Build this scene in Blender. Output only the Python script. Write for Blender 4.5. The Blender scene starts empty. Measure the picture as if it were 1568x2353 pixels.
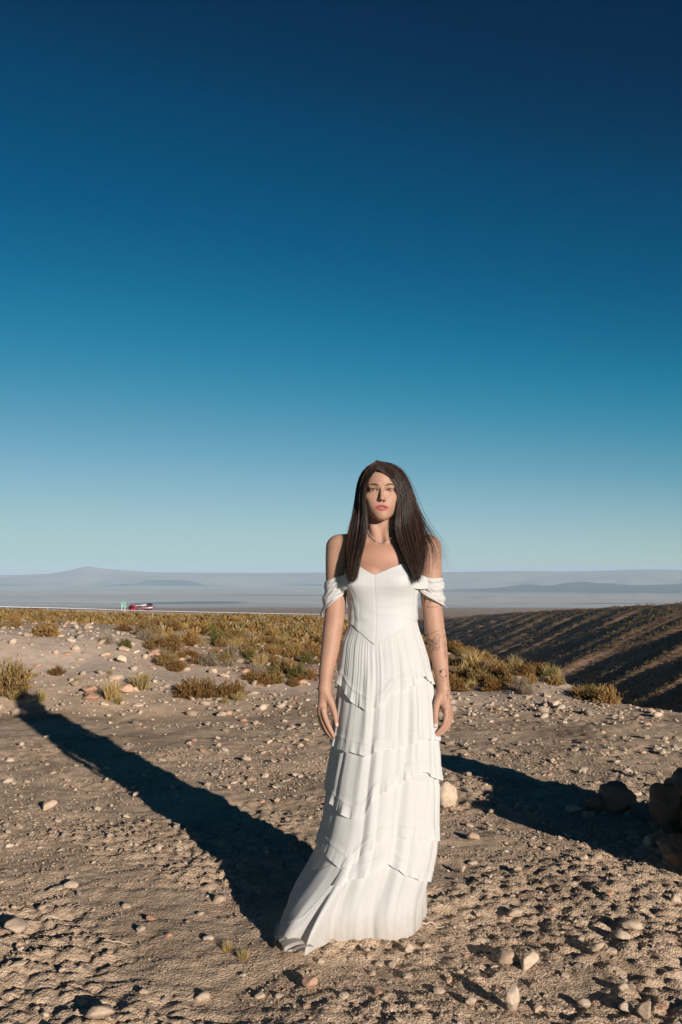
import bpy, math, random
import numpy as np
from mathutils import Vector, Matrix
from mathutils.bvhtree import BVHTree

random.seed(7)
RNG = np.random.default_rng(11)
scene = bpy.context.scene
COL = scene.collection

# ------------------------------------------------------------------ camera
CAM_H = 1.30
PITCH = 3.34                      # degrees above level
LENS = 35.0
cam_data = bpy.data.cameras.new('camera')
cam_data.sensor_fit = 'VERTICAL'
cam_data.sensor_height = 36.0
cam_data.sensor_width = 24.0
cam_data.lens = LENS
cam_data.clip_start = 0.05
cam_data.clip_end = 200000.0
cam = bpy.data.objects.new('camera', cam_data)
COL.objects.link(cam)
cam.location = (0.0, 0.0, CAM_H)
cam.rotation_euler = (math.radians(90 + PITCH), 0, 0)
scene.camera = cam

# ------------------------------------------------------------------ sky and sun
SUN_EL, SUN_AZ = 13.2, 28.5       # the sun stands behind the camera, to its right
sun_vec = Vector((math.sin(math.radians(SUN_AZ)) * math.cos(math.radians(SUN_EL)),
                  -math.cos(math.radians(SUN_AZ)) * math.cos(math.radians(SUN_EL)),
                  math.sin(math.radians(SUN_EL))))
world = bpy.data.worlds.new('World')
scene.world = world
world.use_nodes = True
wn = world.node_tree
wn.nodes.clear()
sky = wn.nodes.new('ShaderNodeTexSky')
sky.sky_type = 'NISHITA'
sky.sun_disc = False
sky.sun_elevation = math.radians(SUN_EL)
sky.sun_rotation = math.atan2(sun_vec.x, sun_vec.y)
sky.altitude = 5000.0
sky.air_density = 1.0
sky.dust_density = 0.0
sky.ozone_density = 2.2
def _scale(f):
    n = wn.nodes.new('ShaderNodeVectorMath'); n.operation = 'SCALE'; n.inputs['Scale'].default_value = f
    return n
s1, s2 = _scale(0.1), _scale(10.0)
grade = wn.nodes.new('ShaderNodeRGBCurve')       # one film response for the whole sky
for ch, pts in zip(range(3), ([(0, 0), (.058, 0), (.103, 0), (.143, .012), (.225, .105), (.34, .245), (.54, .375), (.71, .40), (1, .43)],
                              [(0, 0), (.114, .026), (.145, .054), (.2, .106), (.273, .196), (.416, .330), (.587, .455), (.8, .555), (1, .59)],
                              [(0, 0), (.238, .080), (.3, .145), (.4, .242), (.52, .352), (.715, .475), (.87, .56), (1, .59)])):
    cv = grade.mapping.curves[ch]
    for p in pts[1:-1]:
        cv.points.new(*p)
    cv.points[0].location = pts[0]; cv.points[-1].location = pts[-1]
grade.mapping.update()
bg = wn.nodes.new('ShaderNodeBackground')
bg.inputs['Strength'].default_value = 0.0715
wo = wn.nodes.new('ShaderNodeOutputWorld')
wn.links.new(sky.outputs[0], s1.inputs[0])
wn.links.new(s1.outputs[0], grade.inputs['Color'])
wn.links.new(grade.outputs[0], s2.inputs[0])
wn.links.new(s2.outputs[0], bg.inputs['Color'])
wn.links.new(bg.outputs[0], wo.inputs['Surface'])

sun_data = bpy.data.lights.new('sun', 'SUN')
sun_data.energy = 4.6
sun_data.angle = math.radians(0.5)
sun_data.color = (1.0, 0.92, 0.83)
sun = bpy.data.objects.new('sun', sun_data)
COL.objects.link(sun)
sun.rotation_euler = sun_vec.to_track_quat('Z', 'Y').to_euler()
sun.location = (3, -6, 4)

scene.view_settings.view_transform = 'Standard'
scene.view_settings.look = 'None'
scene.view_settings.exposure = 0.48
scene.view_settings.gamma = 1.0
scene.view_settings.use_curve_mapping = False
scene.render.engine = 'CYCLES'
scene.cycles.use_denoising = True
scene.cycles.max_bounces = 6
scene.cycles.transparent_max_bounces = 12
scene.cycles.volume_bounces = 0
scene.cycles.sample_clamp_indirect = 6.0

# ------------------------------------------------------------------ helpers
FPX = 2353.0 * LENS / 36.0
cp, sp = math.cos(math.radians(PITCH)), math.sin(math.radians(PITCH))
def ray(u, v):
    """direction through a point of the 1568 x 2353 photograph, scaled so that y = 1"""
    a, b = (u - 784.0) / FPX, (1176.5 - v) / FPX
    d = Vector((a, cp - b * sp, sp + b * cp))
    return d / d.y
def at(u, v, y):
    d = ray(u, v)
    return Vector((d.x * y, y, CAM_H + d.z * y))
def on_ground(u, v, z=0.0):
    d = ray(u, v)
    y = (z - CAM_H) / d.z
    return Vector((d.x * y, y, z))

def tag(o, label=None, category=None, group=None, kind=None):
    if label: o['label'] = label
    if category: o['category'] = category
    if group: o['group'] = group
    if kind: o['kind'] = kind
    return o
def link(o, parent=None):
    COL.objects.link(o)
    if parent is not None:
        o.parent = parent
    return o
def mesh_np(name, verts, faces, mat=None, smooth=True, colors=None, cname='Col'):
    """faces: an (n,3) or (n,4) array, or a list of such arrays"""
    me = bpy.data.meshes.new(name)
    verts = np.asarray(verts, np.float32).reshape(-1, 3)
    if not isinstance(faces, (list, tuple)):
        faces = [faces]
    faces = [np.asarray(f, np.int32) for f in faces if len(f)]
    loops = np.concatenate([f.ravel() for f in faces])
    sizes = np.concatenate([np.full(len(f), f.shape[1], np.int32) for f in faces])
    starts = np.zeros(len(sizes), np.int32)
    starts[1:] = np.cumsum(sizes)[:-1]
    me.vertices.add(len(verts)); me.vertices.foreach_set('co', verts.ravel())
    me.loops.add(len(loops)); me.loops.foreach_set('vertex_index', loops)
    me.polygons.add(len(sizes)); me.polygons.foreach_set('loop_start', starts)
    me.polygons.foreach_set('use_smooth', np.full(len(sizes), smooth, bool))
    me.update(calc_edges=True)
    if colors is not None:
        c = np.ones((len(verts), 4), np.float32)
        c[:, :3] = np.asarray(colors, np.float32).reshape(-1, 3)
        at_ = me.attributes.new(cname, 'FLOAT_COLOR', 'POINT')
        at_.data.foreach_set('color', c.ravel())
    if mat is not None:
        me.materials.append(mat)
    return me
def obj(name, me, parent=None, loc=None):
    o = bpy.data.objects.new(name, me)
    link(o, parent)
    if loc is not None:
        o.location = loc
    return o
def empty(name, loc=(0, 0, 0), rz=0.0):
    o = bpy.data.objects.new(name, None)
    o.empty_display_size = 0.1
    link(o)
    o.location = loc
    o.rotation_euler = (0, 0, rz)
    return o

# ---- vectorised gradient noise
def _hash(ix, iy, iz, seed):
    h = (ix.astype(np.uint32) * np.uint32(374761393) + iy.astype(np.uint32) * np.uint32(668265263)
         + iz.astype(np.uint32) * np.uint32(2147483647) + np.uint32((seed * 1274126177) & 0xffffffff))
    h = (h ^ (h >> np.uint32(13))) * np.uint32(1274126177)
    h = (h ^ (h >> np.uint32(16))) * np.uint32(2246822519)
    return (h ^ (h >> np.uint32(15))).astype(np.float32) / np.float32(4294967295.0)
def noise2(x, y, seed=0):
    x = np.asarray(x, np.float64); y = np.asarray(y, np.float64)
    ix, iy = np.floor(x).astype(np.int64), np.floor(y).astype(np.int64)
    fx, fy = x - ix, y - iy
    u, v = fx * fx * fx * (fx * (fx * 6 - 15) + 10), fy * fy * fy * (fy * (fy * 6 - 15) + 10)
    z = np.zeros_like(ix)
    def g(ox, oy):
        a = _hash(ix + ox, iy + oy, z, seed) * 6.2831853
        return np.cos(a) * (fx - ox) + np.sin(a) * (fy - oy)
    return ((g(0, 0) * (1 - u) + g(1, 0) * u) * (1 - v) + (g(0, 1) * (1 - u) + g(1, 1) * u) * v) * 1.41
def fbm2(x, y, octaves=4, seed=0, gain=0.5):
    s, a = 0.0, 1.0
    for k in range(octaves):
        s = s + a * noise2(x * 2 ** k + 13.7 * k, y * 2 ** k - 7.1 * k, seed + k)
        a *= gain
    return s
def noise3(p, seed=0):
    """value noise on an (n,3) array"""
    p = np.asarray(p, np.float64)
    i = np.floor(p).astype(np.int64); f = p - i
    w = f * f * (3 - 2 * f)
    r = 0.0
    for dx in (0, 1):
        for dy in (0, 1):
            for dz in (0, 1):
                h = _hash(i[:, 0] + dx, i[:, 1] + dy, i[:, 2] + dz, seed)
                r = r + h * ((w[:, 0] if dx else 1 - w[:, 0]) * (w[:, 1] if dy else 1 - w[:, 1]) * (w[:, 2] if dz else 1 - w[:, 2]))
    return r * 2 - 1
def cells(x, y, seed=0):
    """distance to the nearest scattered point: rounded clods with creases between"""
    ix, iy = np.floor(x).astype(np.int64), np.floor(y).astype(np.int64)
    z = np.zeros_like(ix); best = np.full(np.shape(x), 9.0)
    for dx in (-1, 0, 1):
        for dy in (-1, 0, 1):
            px = ix + dx + _hash(ix + dx, iy + dy, z, seed); py = iy + dy + _hash(ix + dx, iy + dy, z + 1, seed + 7)
            best = np.minimum(best, (px - x) ** 2 + (py - y) ** 2)
    return np.sqrt(best)
def ss(a, b, x):
    t = np.clip((np.asarray(x, np.float64) - a) / (b - a), 0, 1)
    return t * t * (3 - 2 * t)

# ---- materials
class NT:
    def __init__(s, name):
        s.m = bpy.data.materials.new(name); s.m.use_nodes = True
        s.t = s.m.node_tree; s.t.nodes.clear()
        s.out = s.n('ShaderNodeOutputMaterial')
    def n(s, k, **kw):
        nd = s.t.nodes.new(k)
        for a, b in kw.items(): setattr(nd, a, b)
        return nd
    def l(s, a, b): s.t.links.new(a, b)
    def noise(s, scale, detail=4, rough=0.55, vec=None):
        nd = s.n('ShaderNodeTexNoise')
        nd.inputs['Scale'].default_value = scale; nd.inputs['Detail'].default_value = detail; nd.inputs['Roughness'].default_value = rough
        if vec is not None: s.l(vec, nd.inputs['Vector'])
        return nd
    def ramp(s, fac, stops):
        nd = s.n('ShaderNodeValToRGB')
        e = nd.color_ramp.elements
        while len(e) < len(stops): e.new(0.5)
        for el, (p, c) in zip(e, stops):
            el.position = p; el.color = (*c, 1) if len(c) == 3 else c
        s.l(fac, nd.inputs['Fac']); return nd
    def mix(s, fac, a, b, blend='MIX'):
        nd = s.n('ShaderNodeMix', data_type='RGBA', blend_type=blend)
        for sock, val in ((nd.inputs[0], fac), (nd.inputs[6], a), (nd.inputs[7], b)):
            if hasattr(val, 'is_output'): s.l(val, sock)
            elif isinstance(val, (int, float)): sock.default_value = val
            else: sock.default_value = (*val, 1)
        return nd.outputs[2]
    def bsdf(s, color=None, rough=0.8, spec=0.3, **kw):
        nd = s.n('ShaderNodeBsdfPrincipled')
        if color is not None:
            if hasattr(color, 'is_output'): s.l(color, nd.inputs['Base Color'])
            else: nd.inputs['Base Color'].default_value = (*color, 1)
        nd.inputs['Roughness'].default_value = rough
        nd.inputs['Specular IOR Level'].default_value = spec
        for k, v in kw.items(): nd.inputs[k.replace('_', ' ')].default_value = v
        s.l(nd.outputs[0], s.out.inputs['Surface'])
        return nd
    def bump(s, bs, height, strength=0.5, dist=0.01):
        b = s.n('ShaderNodeBump'); b.inputs['Strength'].default_value = strength; b.inputs['Distance'].default_value = dist
        s.l(height, b.inputs['Height']); s.l(b.outputs[0], bs.inputs['Normal']); return b
    def attr(s, name='Col'):
        return s.n('ShaderNodeAttribute', attribute_name=name).outputs['Color']
    def pos(s):
        return s.n('ShaderNodeNewGeometry').outputs['Position']
def plain(name, color, rough=0.6, spec=0.3, **kw):
    t = NT(name); t.bsdf(color, rough, spec, **kw); return t.m
# ================================================================== terrain
def x_edge(y):
    """where the ground starts to fall into the gully, right of the view axis"""
    return np.interp(y, [-20, 0, 6, 9.2, 10, 13, 16, 25, 40, 64, 200, 540, 6000],
                     [22, 9.0, 5.4, 3.15, 2.85, 2.25, 1.85, 1.3, 0.4, -0.8, -9, -28, -300])
RC, RS, RA1, RA2 = 0.60, 0.80, 1.35, 0.95
def terrain(x, y):
    x = np.asarray(x, np.float64); y = np.asarray(y, np.float64)
    yy = np.maximum(y, 0)
    C, YC = 5.0e-4, 51.0
    z = np.where(yy < YC, -C * yy ** 2, -C * YC ** 2 - 0.0510 * (yy - YC))
    z = z - np.maximum(yy - 720, 0) * 0.10
    z = z + 0.042 * np.maximum(-x - 0.18 * yy, 0) * ss(12, 60, yy)
    # bank of pale earth on the left, a low stony rise in the middle
    B = np.interp(x, [-9, -3.6, -2.6, -1.5, -0.4, 0.6, 1.6], [0.62, 0.58, 0.46, 0.27, 0.20, 0.12, 0.0])
    wob = 0.35 * noise2(x * 0.55, y * 0.2, 5) + 0.12 * noise2(x * 1.9, y * 0.4, 6)
    up = ss(9.25, 12.6, yy + wob) * 0.8 + ss(9.2, 9.9, yy + wob) * 0.2
    z = z + B * up * (1 - 0.72 * ss(14, 24, yy))
    z = z + (0.10 * fbm2(x * 0.33, y * 0.33, 3, 21)) * ss(10, 14, yy)
    z = z + (0.05 * noise2(x * 1.1, y * 1.1, 22)) * ss(9.4, 11, yy) * (1 - ss(60, 90, yy))
    # gully
    xe = x_edge(y) + 0.25 * noise2(y * 0.6, 0 * y, 31) * ss(8, 11, y)
    d = x - xe
    z = z + 0.16 * np.exp(-((d + 0.35) / 0.45) ** 2) * ss(9.7, 11.5, yy) * (1 - ss(18, 24, yy))
    z = z - 0.75 * np.maximum(d, 0) ** 1.0 * (1 - np.exp(-np.maximum(d, 0) / 0.5))
    z = np.maximum(z, -75 - 0.03 * np.maximum(yy - 900, 0) + 0 * x)
    # the hillside across it
    q = x / np.maximum(y, 1.0)
    qc = np.clip(q, 0.0, 0.75)
    yc = 252 + 640 * np.exp(-(qc - 0.09) / 0.13) - 40 * qc
    vc = 1429 - 125 * qc + 0.0 * q   # its long level crest
    sl = 0.002 + 0.085 * ss(0.05, 0.42, qc)
    zh = CAM_H - (vc - 1310.0) / FPX * yc - sl * np.maximum(yc - y, 0)
    along = x * RC - y * RS; par = x * RS + y * RC        # rills run away to the right

    w1 = noise2(par * 0.012, along * 0.05, 41)
    rill = 1.0 * noise2(par * 0.006 + 0.4 * w1, along * 0.036, 42) + RA1 * noise2(par * 0.012 + 0.3 * w1, along * 0.125, 43) + RA2 * noise2(par * 0.026, along * 0.27, 44) + 0.6 * noise2(par * 0.05, along * 0.42, 45)
    zh = zh + rill * (0.30 + 0.70 * ss(5, 70, yc - y))
    zh = zh - 0.35 * np.maximum(y - yc, 0) * (1 - np.exp(-np.maximum(y - yc, 0) / 40.0))
    zh = zh - 400 * np.maximum(0.075 - q, 0) - ss(1300, 1800, y) * 100
    return np.maximum(z, np.where(y > 60, zh, -1e3))
def soil(x, y):
    """clods, wheel ruts and fine relief on the gravel apron"""
    r = np.hypot(x, y)
    near = 1 - ss(9.0, 11.0, y)
    rut_d = y + 0.10 * x + 0.25 * noise2(x * 0.25, y * 0.3, 51)
    rut = noise2(x * 0.9, rut_d * 9.0, 52) + 0.7 * noise2(x * 1.6, rut_d * 19.0, 53)
    patch = 0.5 + 0.5 * noise2(x * 0.5, y * 0.45, 54)
    z = 0.0050 * rut * near * (0.45 + patch) * (0.35 + 0.65 * ss(0.6, -0.6, x) * ss(4.2, 5.4, y))
    z = z + 0.020 * fbm2(x * 1.7, y * 1.7, 3, 55) * (0.4 + 0.6 * near)
    z = z + 0.0060 * noise2(x * 14, y * 14, 56) * (1 - ss(10, 26, r))
    wx, wy = x + 0.02 * noise2(x * 9, y * 9, 60), y + 0.02 * noise2(x * 9, y * 9 + 5, 61)
    rub = ss(-0.15, 0.40, fbm2(x * 1.1, y * 1.1, 3, 62) + 0.25 * ss(-0.5, 1.0, x) + 0.2 * (1 - ss(3.0, 5.0, y)))     # where the crust is broken
    z = z + (0.55 - cells(wx * 15, wy * 15, 57)) * 0.030 * (1 - ss(6, 14, r)) * (0.06 + 0.94 * rub) + (0.5 - cells(wx * 34, wy * 34, 58)) * 0.015 * (1 - ss(4.5, 10, r)) * (0.15 + 0.85 * rub)
    z = z + 0.0045 * noise2(x * 66, y * 66, 59) * (1 - ss(4, 8, r))
    return z * (1 - ss(60, 200, r))
def ground_z(x, y):
    return terrain(x, y) + soil(x, y)

def make_ground():
    az_in = np.arange(-0.38, 0.3801, 0.0029)
    az_out = 0.38 + np.cumsum(np.linspace(0.006, 0.05, 36))
    az = np.concatenate([-az_out[::-1], az_in, az_out])
    rr = [0.9]
    while rr[-1] < 6500:
        r = rr[-1]
        rr.append(r * (1 + (0.008 if r < 2.6 else 0.0031 if r < 5.5 else 0.0045 if r < 13 else 0.011 if r < 700 else 0.05)))
    rr = np.array(rr)
    R, A = np.meshgrid(rr, az, indexing='ij')
    X, Y = R * np.sin(A), R * np.cos(A)
    Z = ground_z(X, Y)
    n, m = R.shape
    idx = np.arange(n * m).reshape(n, m)
    F = np.stack([idx[:-1, :-1], idx[:-1, 1:], idx[1:, 1:], idx[1:, :-1]], -1).reshape(-1, 4)[:, ::-1]
    V = np.stack([X, Y, Z], -1).reshape(-1, 3)
    return V, F

t = NT('desert_soil')
P = t.pos()
n1 = t.noise(0.9, 5, 0.6, P); n2 = t.noise(9.0, 6, 0.65, P); n3 = t.noise(70.0, 4, 0.7, P); n4 = t.noise(0.02, 6, 0.6, P)
c1 = t.ramp(n1.outputs[0], [(0.30, (0.33, 0.235, 0.16)), (0.50, (0.57, 0.42, 0.295)), (0.72, (0.56, 0.39, 0.262))]).outputs[0]
c2 = t.ramp(n2.outputs[0], [(0.3, (0.8, 0.78, 0.76)), (0.55, (1.0, 1.0, 1.0)), (0.8, (1.12, 1.1, 1.06))]).outputs[0]
c3 = t.ramp(n3.outputs[0], [(0.3, (0.84, 0.82, 0.8)), (0.6, (1.05, 1.05, 1.05))]).outputs[0]
cc = t.mix(1.0, t.mix(1.0, c1, c2, 'MULTIPLY'), c3, 'MULTIPLY')
# redder earth with dry litter away from the gravel apron
sx = t.n('ShaderNodeSeparateXYZ'); t.l(P, sx.inputs[0])
far = t.n('ShaderNodeMapRange'); far.inputs[1].default_value = 10.6; far.inputs[2].default_value = 13.0; t.l(sx.outputs[1], far.inputs[0])
side = t.n('ShaderNodeMapRange'); side.inputs[1].default_value = -2.6; side.inputs[2].default_value = -1.2; t.l(sx.outputs[0], side.inputs[0])
far2 = t.n('ShaderNodeMapRange'); far2.inputs[1].default_value = 14; far2.inputs[2].default_value = 18; t.l(sx.outputs[1], far2.inputs[0])
sm = t.n('ShaderNodeMath', operation='MAXIMUM'); t.l(side.outputs[0], sm.inputs[0]); t.l(far2.outputs[0], sm.inputs[1])
fm = t.n('ShaderNodeMath', operation='MULTIPLY'); t.l(far.outputs[0], fm.inputs[0]); t.l(sm.outputs[0], fm.inputs[1])
cr = t.ramp(n4.outputs[0], [(0.35, (0.36, 0.225, 0.135)), (0.6, (0.47, 0.29, 0.19))]).outputs[0]
pk = t.n('ShaderNodeMapRange'); pk.inputs[1].default_value = 9.5; pk.inputs[2].default_value = 11.0; t.l(sx.outputs[1], pk.inputs[0])
pale = t.ramp(n1.outputs[0], [(0.3, (0.56, 0.42, 0.32)), (0.6, (0.66, 0.52, 0.41)), (0.75, (0.60, 0.43, 0.33))]).outputs[0]
cc = t.mix(pk.outputs[0], cc, t.mix(1.0, pale, c2, 'MULTIPLY'))
cc = t.mix(fm.outputs[0], cc, t.mix(1.0, cr, c2, 'MULTIPLY'))
bs = t.bsdf(cc, 0.95, 0.1)
vo = t.n('ShaderNodeTexVoronoi'); vo.inputs['Scale'].default_value = 110.0; t.l(P, vo.inputs['Vector'])
v2 = t.n('ShaderNodeTexVoronoi'); v2.inputs['Scale'].default_value = 230.0; t.l(P, v2.inputs['Vector'])
ma = t.n('ShaderNodeMath', operation='MULTIPLY_ADD'); t.l(vo.outputs['Distance'], ma.inputs[0]); ma.inputs[1].default_value = -1.0; t.l(n3.outputs[0], ma.inputs[2])
mb = t.n('ShaderNodeMath', operation='MULTIPLY_ADD'); t.l(v2.outputs['Distance'], mb.inputs[0]); mb.inputs[1].default_value = -0.5; t.l(ma.outputs[0], mb.inputs[2])
t.bump(bs, mb.outputs[0], 0.7, 0.006)
M_SOIL = t.m
V, F = make_ground()
g = obj('ground', mesh_np('ground', V, F, M_SOIL))
tag(g, kind='structure')
print('ground tris', len(F) * 2)

# ------------------------------------------------------------------ the plain far below and its mountains
PZ = -420.0
def far_sheet():
    az = np.linspace(-1.1, 1.1, 300)
    rr = 4200 * (1.0235 ** np.arange(0, 134))
    R, A = np.meshgrid(rr, az, indexing='ij')
    X, Y = R * np.sin(A), R * np.cos(A)
    Z = PZ + 14 * fbm2(X / 1800, Y / 2600, 4, 61)
    # low eroded hills on the right side of the plain
    q = X / Y
    h1 = ss(0.03, 0.2, q) * np.exp(-((Y - 15500 - 1800 * noise2(X / 5000, 0 * X, 62)) / 900.0) ** 2)
    Z = Z + 62 * h1 * (0.55 + np.abs(fbm2(X / 600, Y / 1500, 3, 63)))
    h2 = ss(0.08, 0.26, q) * np.exp(-((Y - 20500) / 1500.0) ** 2)
    Z = Z + 150 * h2 * (0.72 + 0.75 * np.abs(fbm2(X / 1500, Y / 2600, 3, 64)))  # far ridge raised to carry the painted shadow band
    return X, Y, Z, R
X, Y, Z, R = far_sheet()
n, m = X.shape
idx = np.arange(n * m).reshape(n, m)
F = np.stack([idx[:-1, :-1], idx[:-1, 1:], idx[1:, 1:], idx[1:, :-1]], -1).reshape(-1, 4)[:, ::-1]
t = NT('salt_plain')
P = t.pos()
mp = t.n('ShaderNodeMapping'); mp.inputs['Scale'].default_value = (0.00016, 0.0005, 0.0); t.l(P, mp.inputs[0])
na = t.noise(1.0, 7, 0.6, mp.outputs[0])
c = t.ramp(na.outputs[0], [(0.28, (0.38, 0.31, 0.26)), (0.5, (0.54, 0.46, 0.39)), (0.62, (0.62, 0.54, 0.46)), (0.72, (0.74, 0.68, 0.62))]).outputs[0]
mp2 = t.n('ShaderNodeMapping'); mp2.inputs['Scale'].default_value = (0.00055, 0.0016, 0.0); t.l(P, mp2.inputs[0])
nb = t.noise(1.0, 6, 0.65, mp2.outputs[0])
c = t.mix(1.0, c, t.ramp(nb.outputs[0], [(0.35, (0.72, 0.70, 0.70)), (0.6, (1.05, 1.05, 1.05))]).outputs[0], 'MULTIPLY')
# shadow bands painted into the plain's colour as dark patches with ragged rims
sx = t.n('ShaderNodeSeparateXYZ'); t.l(P, sx.inputs[0])
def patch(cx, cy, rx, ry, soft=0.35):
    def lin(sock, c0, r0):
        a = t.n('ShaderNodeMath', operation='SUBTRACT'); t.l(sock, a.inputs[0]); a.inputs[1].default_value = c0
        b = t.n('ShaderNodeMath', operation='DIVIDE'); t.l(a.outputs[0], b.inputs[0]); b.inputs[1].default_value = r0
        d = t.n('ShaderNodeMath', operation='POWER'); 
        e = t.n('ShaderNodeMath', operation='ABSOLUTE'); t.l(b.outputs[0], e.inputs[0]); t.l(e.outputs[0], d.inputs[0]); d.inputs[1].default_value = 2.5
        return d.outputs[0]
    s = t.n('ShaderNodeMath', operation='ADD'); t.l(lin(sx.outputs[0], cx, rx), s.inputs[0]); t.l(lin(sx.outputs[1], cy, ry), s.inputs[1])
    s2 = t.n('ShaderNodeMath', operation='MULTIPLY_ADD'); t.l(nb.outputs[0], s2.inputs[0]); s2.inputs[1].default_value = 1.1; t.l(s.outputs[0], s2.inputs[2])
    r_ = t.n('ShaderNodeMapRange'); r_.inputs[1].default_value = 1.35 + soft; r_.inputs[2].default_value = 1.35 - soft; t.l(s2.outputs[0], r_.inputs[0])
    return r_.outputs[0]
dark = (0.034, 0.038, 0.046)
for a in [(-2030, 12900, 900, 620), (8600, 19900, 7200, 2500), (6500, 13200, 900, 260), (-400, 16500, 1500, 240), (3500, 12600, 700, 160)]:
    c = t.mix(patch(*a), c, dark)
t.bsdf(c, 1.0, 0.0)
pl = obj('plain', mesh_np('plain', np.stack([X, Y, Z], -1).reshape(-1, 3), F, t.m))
tag(pl, kind='structure')

t = NT('far_mountain_rock')
P = t.pos()
mp = t.n('ShaderNodeMapping'); mp.inputs['Scale'].default_value = (0.0006, 0.0006, 0.004); t.l(P, mp.inputs[0])
na = t.noise(1.0, 6, 0.6, mp.outputs[0])
c = t.ramp(na.outputs[0], [(0.3, (0.20, 0.16, 0.135)), (0.7, (0.40, 0.32, 0.26))]).outputs[0]
t.bsdf(c, 1.0, 0.0)
M_MTN = t.m
def mountain_range(name, y0, depth, skyline, seed, rough):
    """skyline: list of (u, v) in the photograph, the crest seen from the viewpoint"""
    us = np.linspace(-500, 2068, 420)
    sk = np.interp(us, [p[0] for p in skyline], [p[1] for p in skyline])
    js = np.linspace(-1, 1, 44)
    Xs, Ys, Zs = [], [], []
    for j in js:
        y = y0 + j * depth
        x = (us - 784) / FPX * y0
        crest = CAM_H + y0 * np.array([ray(784, v).z for v in sk]) - PZ
        prof = (1 - abs(j) ** 1.3)
        rid = fbm2(x / (rough * 2.2), np.full_like(x, y) / (rough * 3.0), 4, seed)
        h = crest * np.clip(prof + 0.30 * rid * (1 - prof) * 2 * (abs(j) > 0.02), 0, 1.0)
        Xs.append(x * (y / y0) ** 0.5); Ys.append(np.full_like(x, y)); Zs.append(PZ - 8 + h)
    X, Y, Z = map(np.array, (Xs, Ys, Zs))
    n, m = X.shape
    idx = np.arange(n * m).reshape(n, m)
    F = np.stack([idx[:-1, :-1], idx[:-1, 1:], idx[1:, 1:], idx[1:, :-1]], -1).reshape(-1, 4)
    o = obj(name, mesh_np(name, np.stack([X, Y, Z], -1).reshape(-1, 3), F[:, ::-1], M_MTN))
    return tag(o, kind='structure')
mountain_range('mountains', 30000, 4200, [(-500, 1326), (0, 1321), (60, 1320), (120, 1317), (160, 1310), (185, 1304), (203, 1300), (222, 1303), (250, 1307), (300, 1310), (340, 1314),
               (480, 1315), (600, 1316), (700, 1315), (900, 1314), (1040, 1314), (1200, 1311), (1300, 1312), (1400, 1310), (1460, 1308), (1520, 1308), (1568, 1309), (2068, 1300)], 71, 1500)

# ------------------------------------------------------------------ air
hz = 160.0
def haze_box():
    x0, x1, y0, y1, z0, z1 = -60000, 60000, -3000, 100500, PZ - 60, 150.0
    v = [(x, y, z) for z in (z0, z1) for y in (y0, y1) for x in (x0, x1)]
    f = [(0, 2, 3, 1), (4, 5, 7, 6), (0, 1, 5, 4), (2, 6, 7, 3), (0, 4, 6, 2), (1, 3, 7, 5)]
    me = bpy.data.meshes.new('haze'); me.from_pydata(v, [], f)
    mt = bpy.data.materials.new('haze_air'); mt.use_nodes = True
    nt = mt.node_tree; nt.nodes.clear()
    pv = nt.nodes.new('ShaderNodeVolumePrincipled')
    pv.inputs['Color'].default_value = (0.64, 0.83, 1.0, 1)
    pv.inputs['Density'].default_value = 3.7e-5
    pv.inputs['Anisotropy'].default_value = -0.12
    o = nt.nodes.new('ShaderNodeOutputMaterial'); nt.links.new(pv.outputs[0], o.inputs['Volume'])
    me.materials.append(mt)
    return tag(obj('haze', me), kind='stuff')
haze_box()
# ================================================================== stones
import bmesh
def icosphere(sub):
    bm = bmesh.new(); bmesh.ops.create_icosphere(bm, subdivisions=sub, radius=1.0)
    v = np.array([p.co[:] for p in bm.verts]); f = np.array([[q.index for q in p.verts] for p in bm.faces])
    bm.free(); return v, f
ICO = {k: icosphere(k) for k in (1, 2, 3, 4)}
def rock_shape(seed, sub=3, angular=0.5, rough=0.16):
    v, f = ICO[sub]
    r = np.random.default_rng(seed)
    p = v.copy()
    for k in range(int(5 + 9 * angular)):                      # planes that shear off corners
        n = r.normal(size=3); n /= np.linalg.norm(n)
        d = r.uniform(0.48, 0.86) if angular > 0.3 else r.uniform(0.68, 0.95)
        h = p @ n - d
        p = p - np.outer(np.maximum(h, 0) * (0.75 + 0.25 * angular), n)
    p = p * (1 + rough * noise3(v * 1.6 + seed, seed) + rough * 0.45 * noise3(v * 3.7 + seed, seed + 1) + rough * 0.22 * noise3(v * 8.5, seed + 2))[:, None]
    p /= np.abs(p).max(0)
    return p, f
def rock_mat(name, stops, bump=0.7):
    t = NT(name)
    tc = t.n('ShaderNodeTexCoord').outputs['Object']
    oi = t.n('ShaderNodeObjectInfo').outputs['Random']
    n1 = t.noise(2.2, 6, 0.65, tc); n2 = t.noise(14, 5, 0.7, tc)
    a = t.ramp(oi, stops).outputs[0]
    c = t.mix(1.0, a, t.ramp(n1.outputs[0], [(0.3, (0.82, 0.79, 0.76)), (0.62, (1.1, 1.08, 1.05))]).outputs[0], 'MULTIPLY')
    c = t.mix(1.0, c, t.ramp(n2.outputs[0], [(0.32, (0.76, 0.74, 0.72)), (0.5, (1, 1, 1))]).outputs[0], 'MULTIPLY')
    bs = t.bsdf(c, 0.9, 0.2)
    m = t.n('ShaderNodeMath', operation='ADD'); t.l(n1.outputs[0], m.inputs[0]); t.l(n2.outputs[0], m.inputs[1])
    t.bump(bs, m.outputs[0], bump, 0.006)
    return t.m
M_ROCK = rock_mat('pale_stone', [(0.0, (0.52, 0.40, 0.295)), (0.35, (0.60, 0.475, 0.36)), (0.7, (0.48, 0.355, 0.255)), (1.0, (0.57, 0.46, 0.36))])
M_RED = rock_mat('reddish_stone', [(0.0, (0.46, 0.27, 0.18)), (0.5, (0.52, 0.33, 0.23)), (1.0, (0.44, 0.24, 0.16))])
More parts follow.
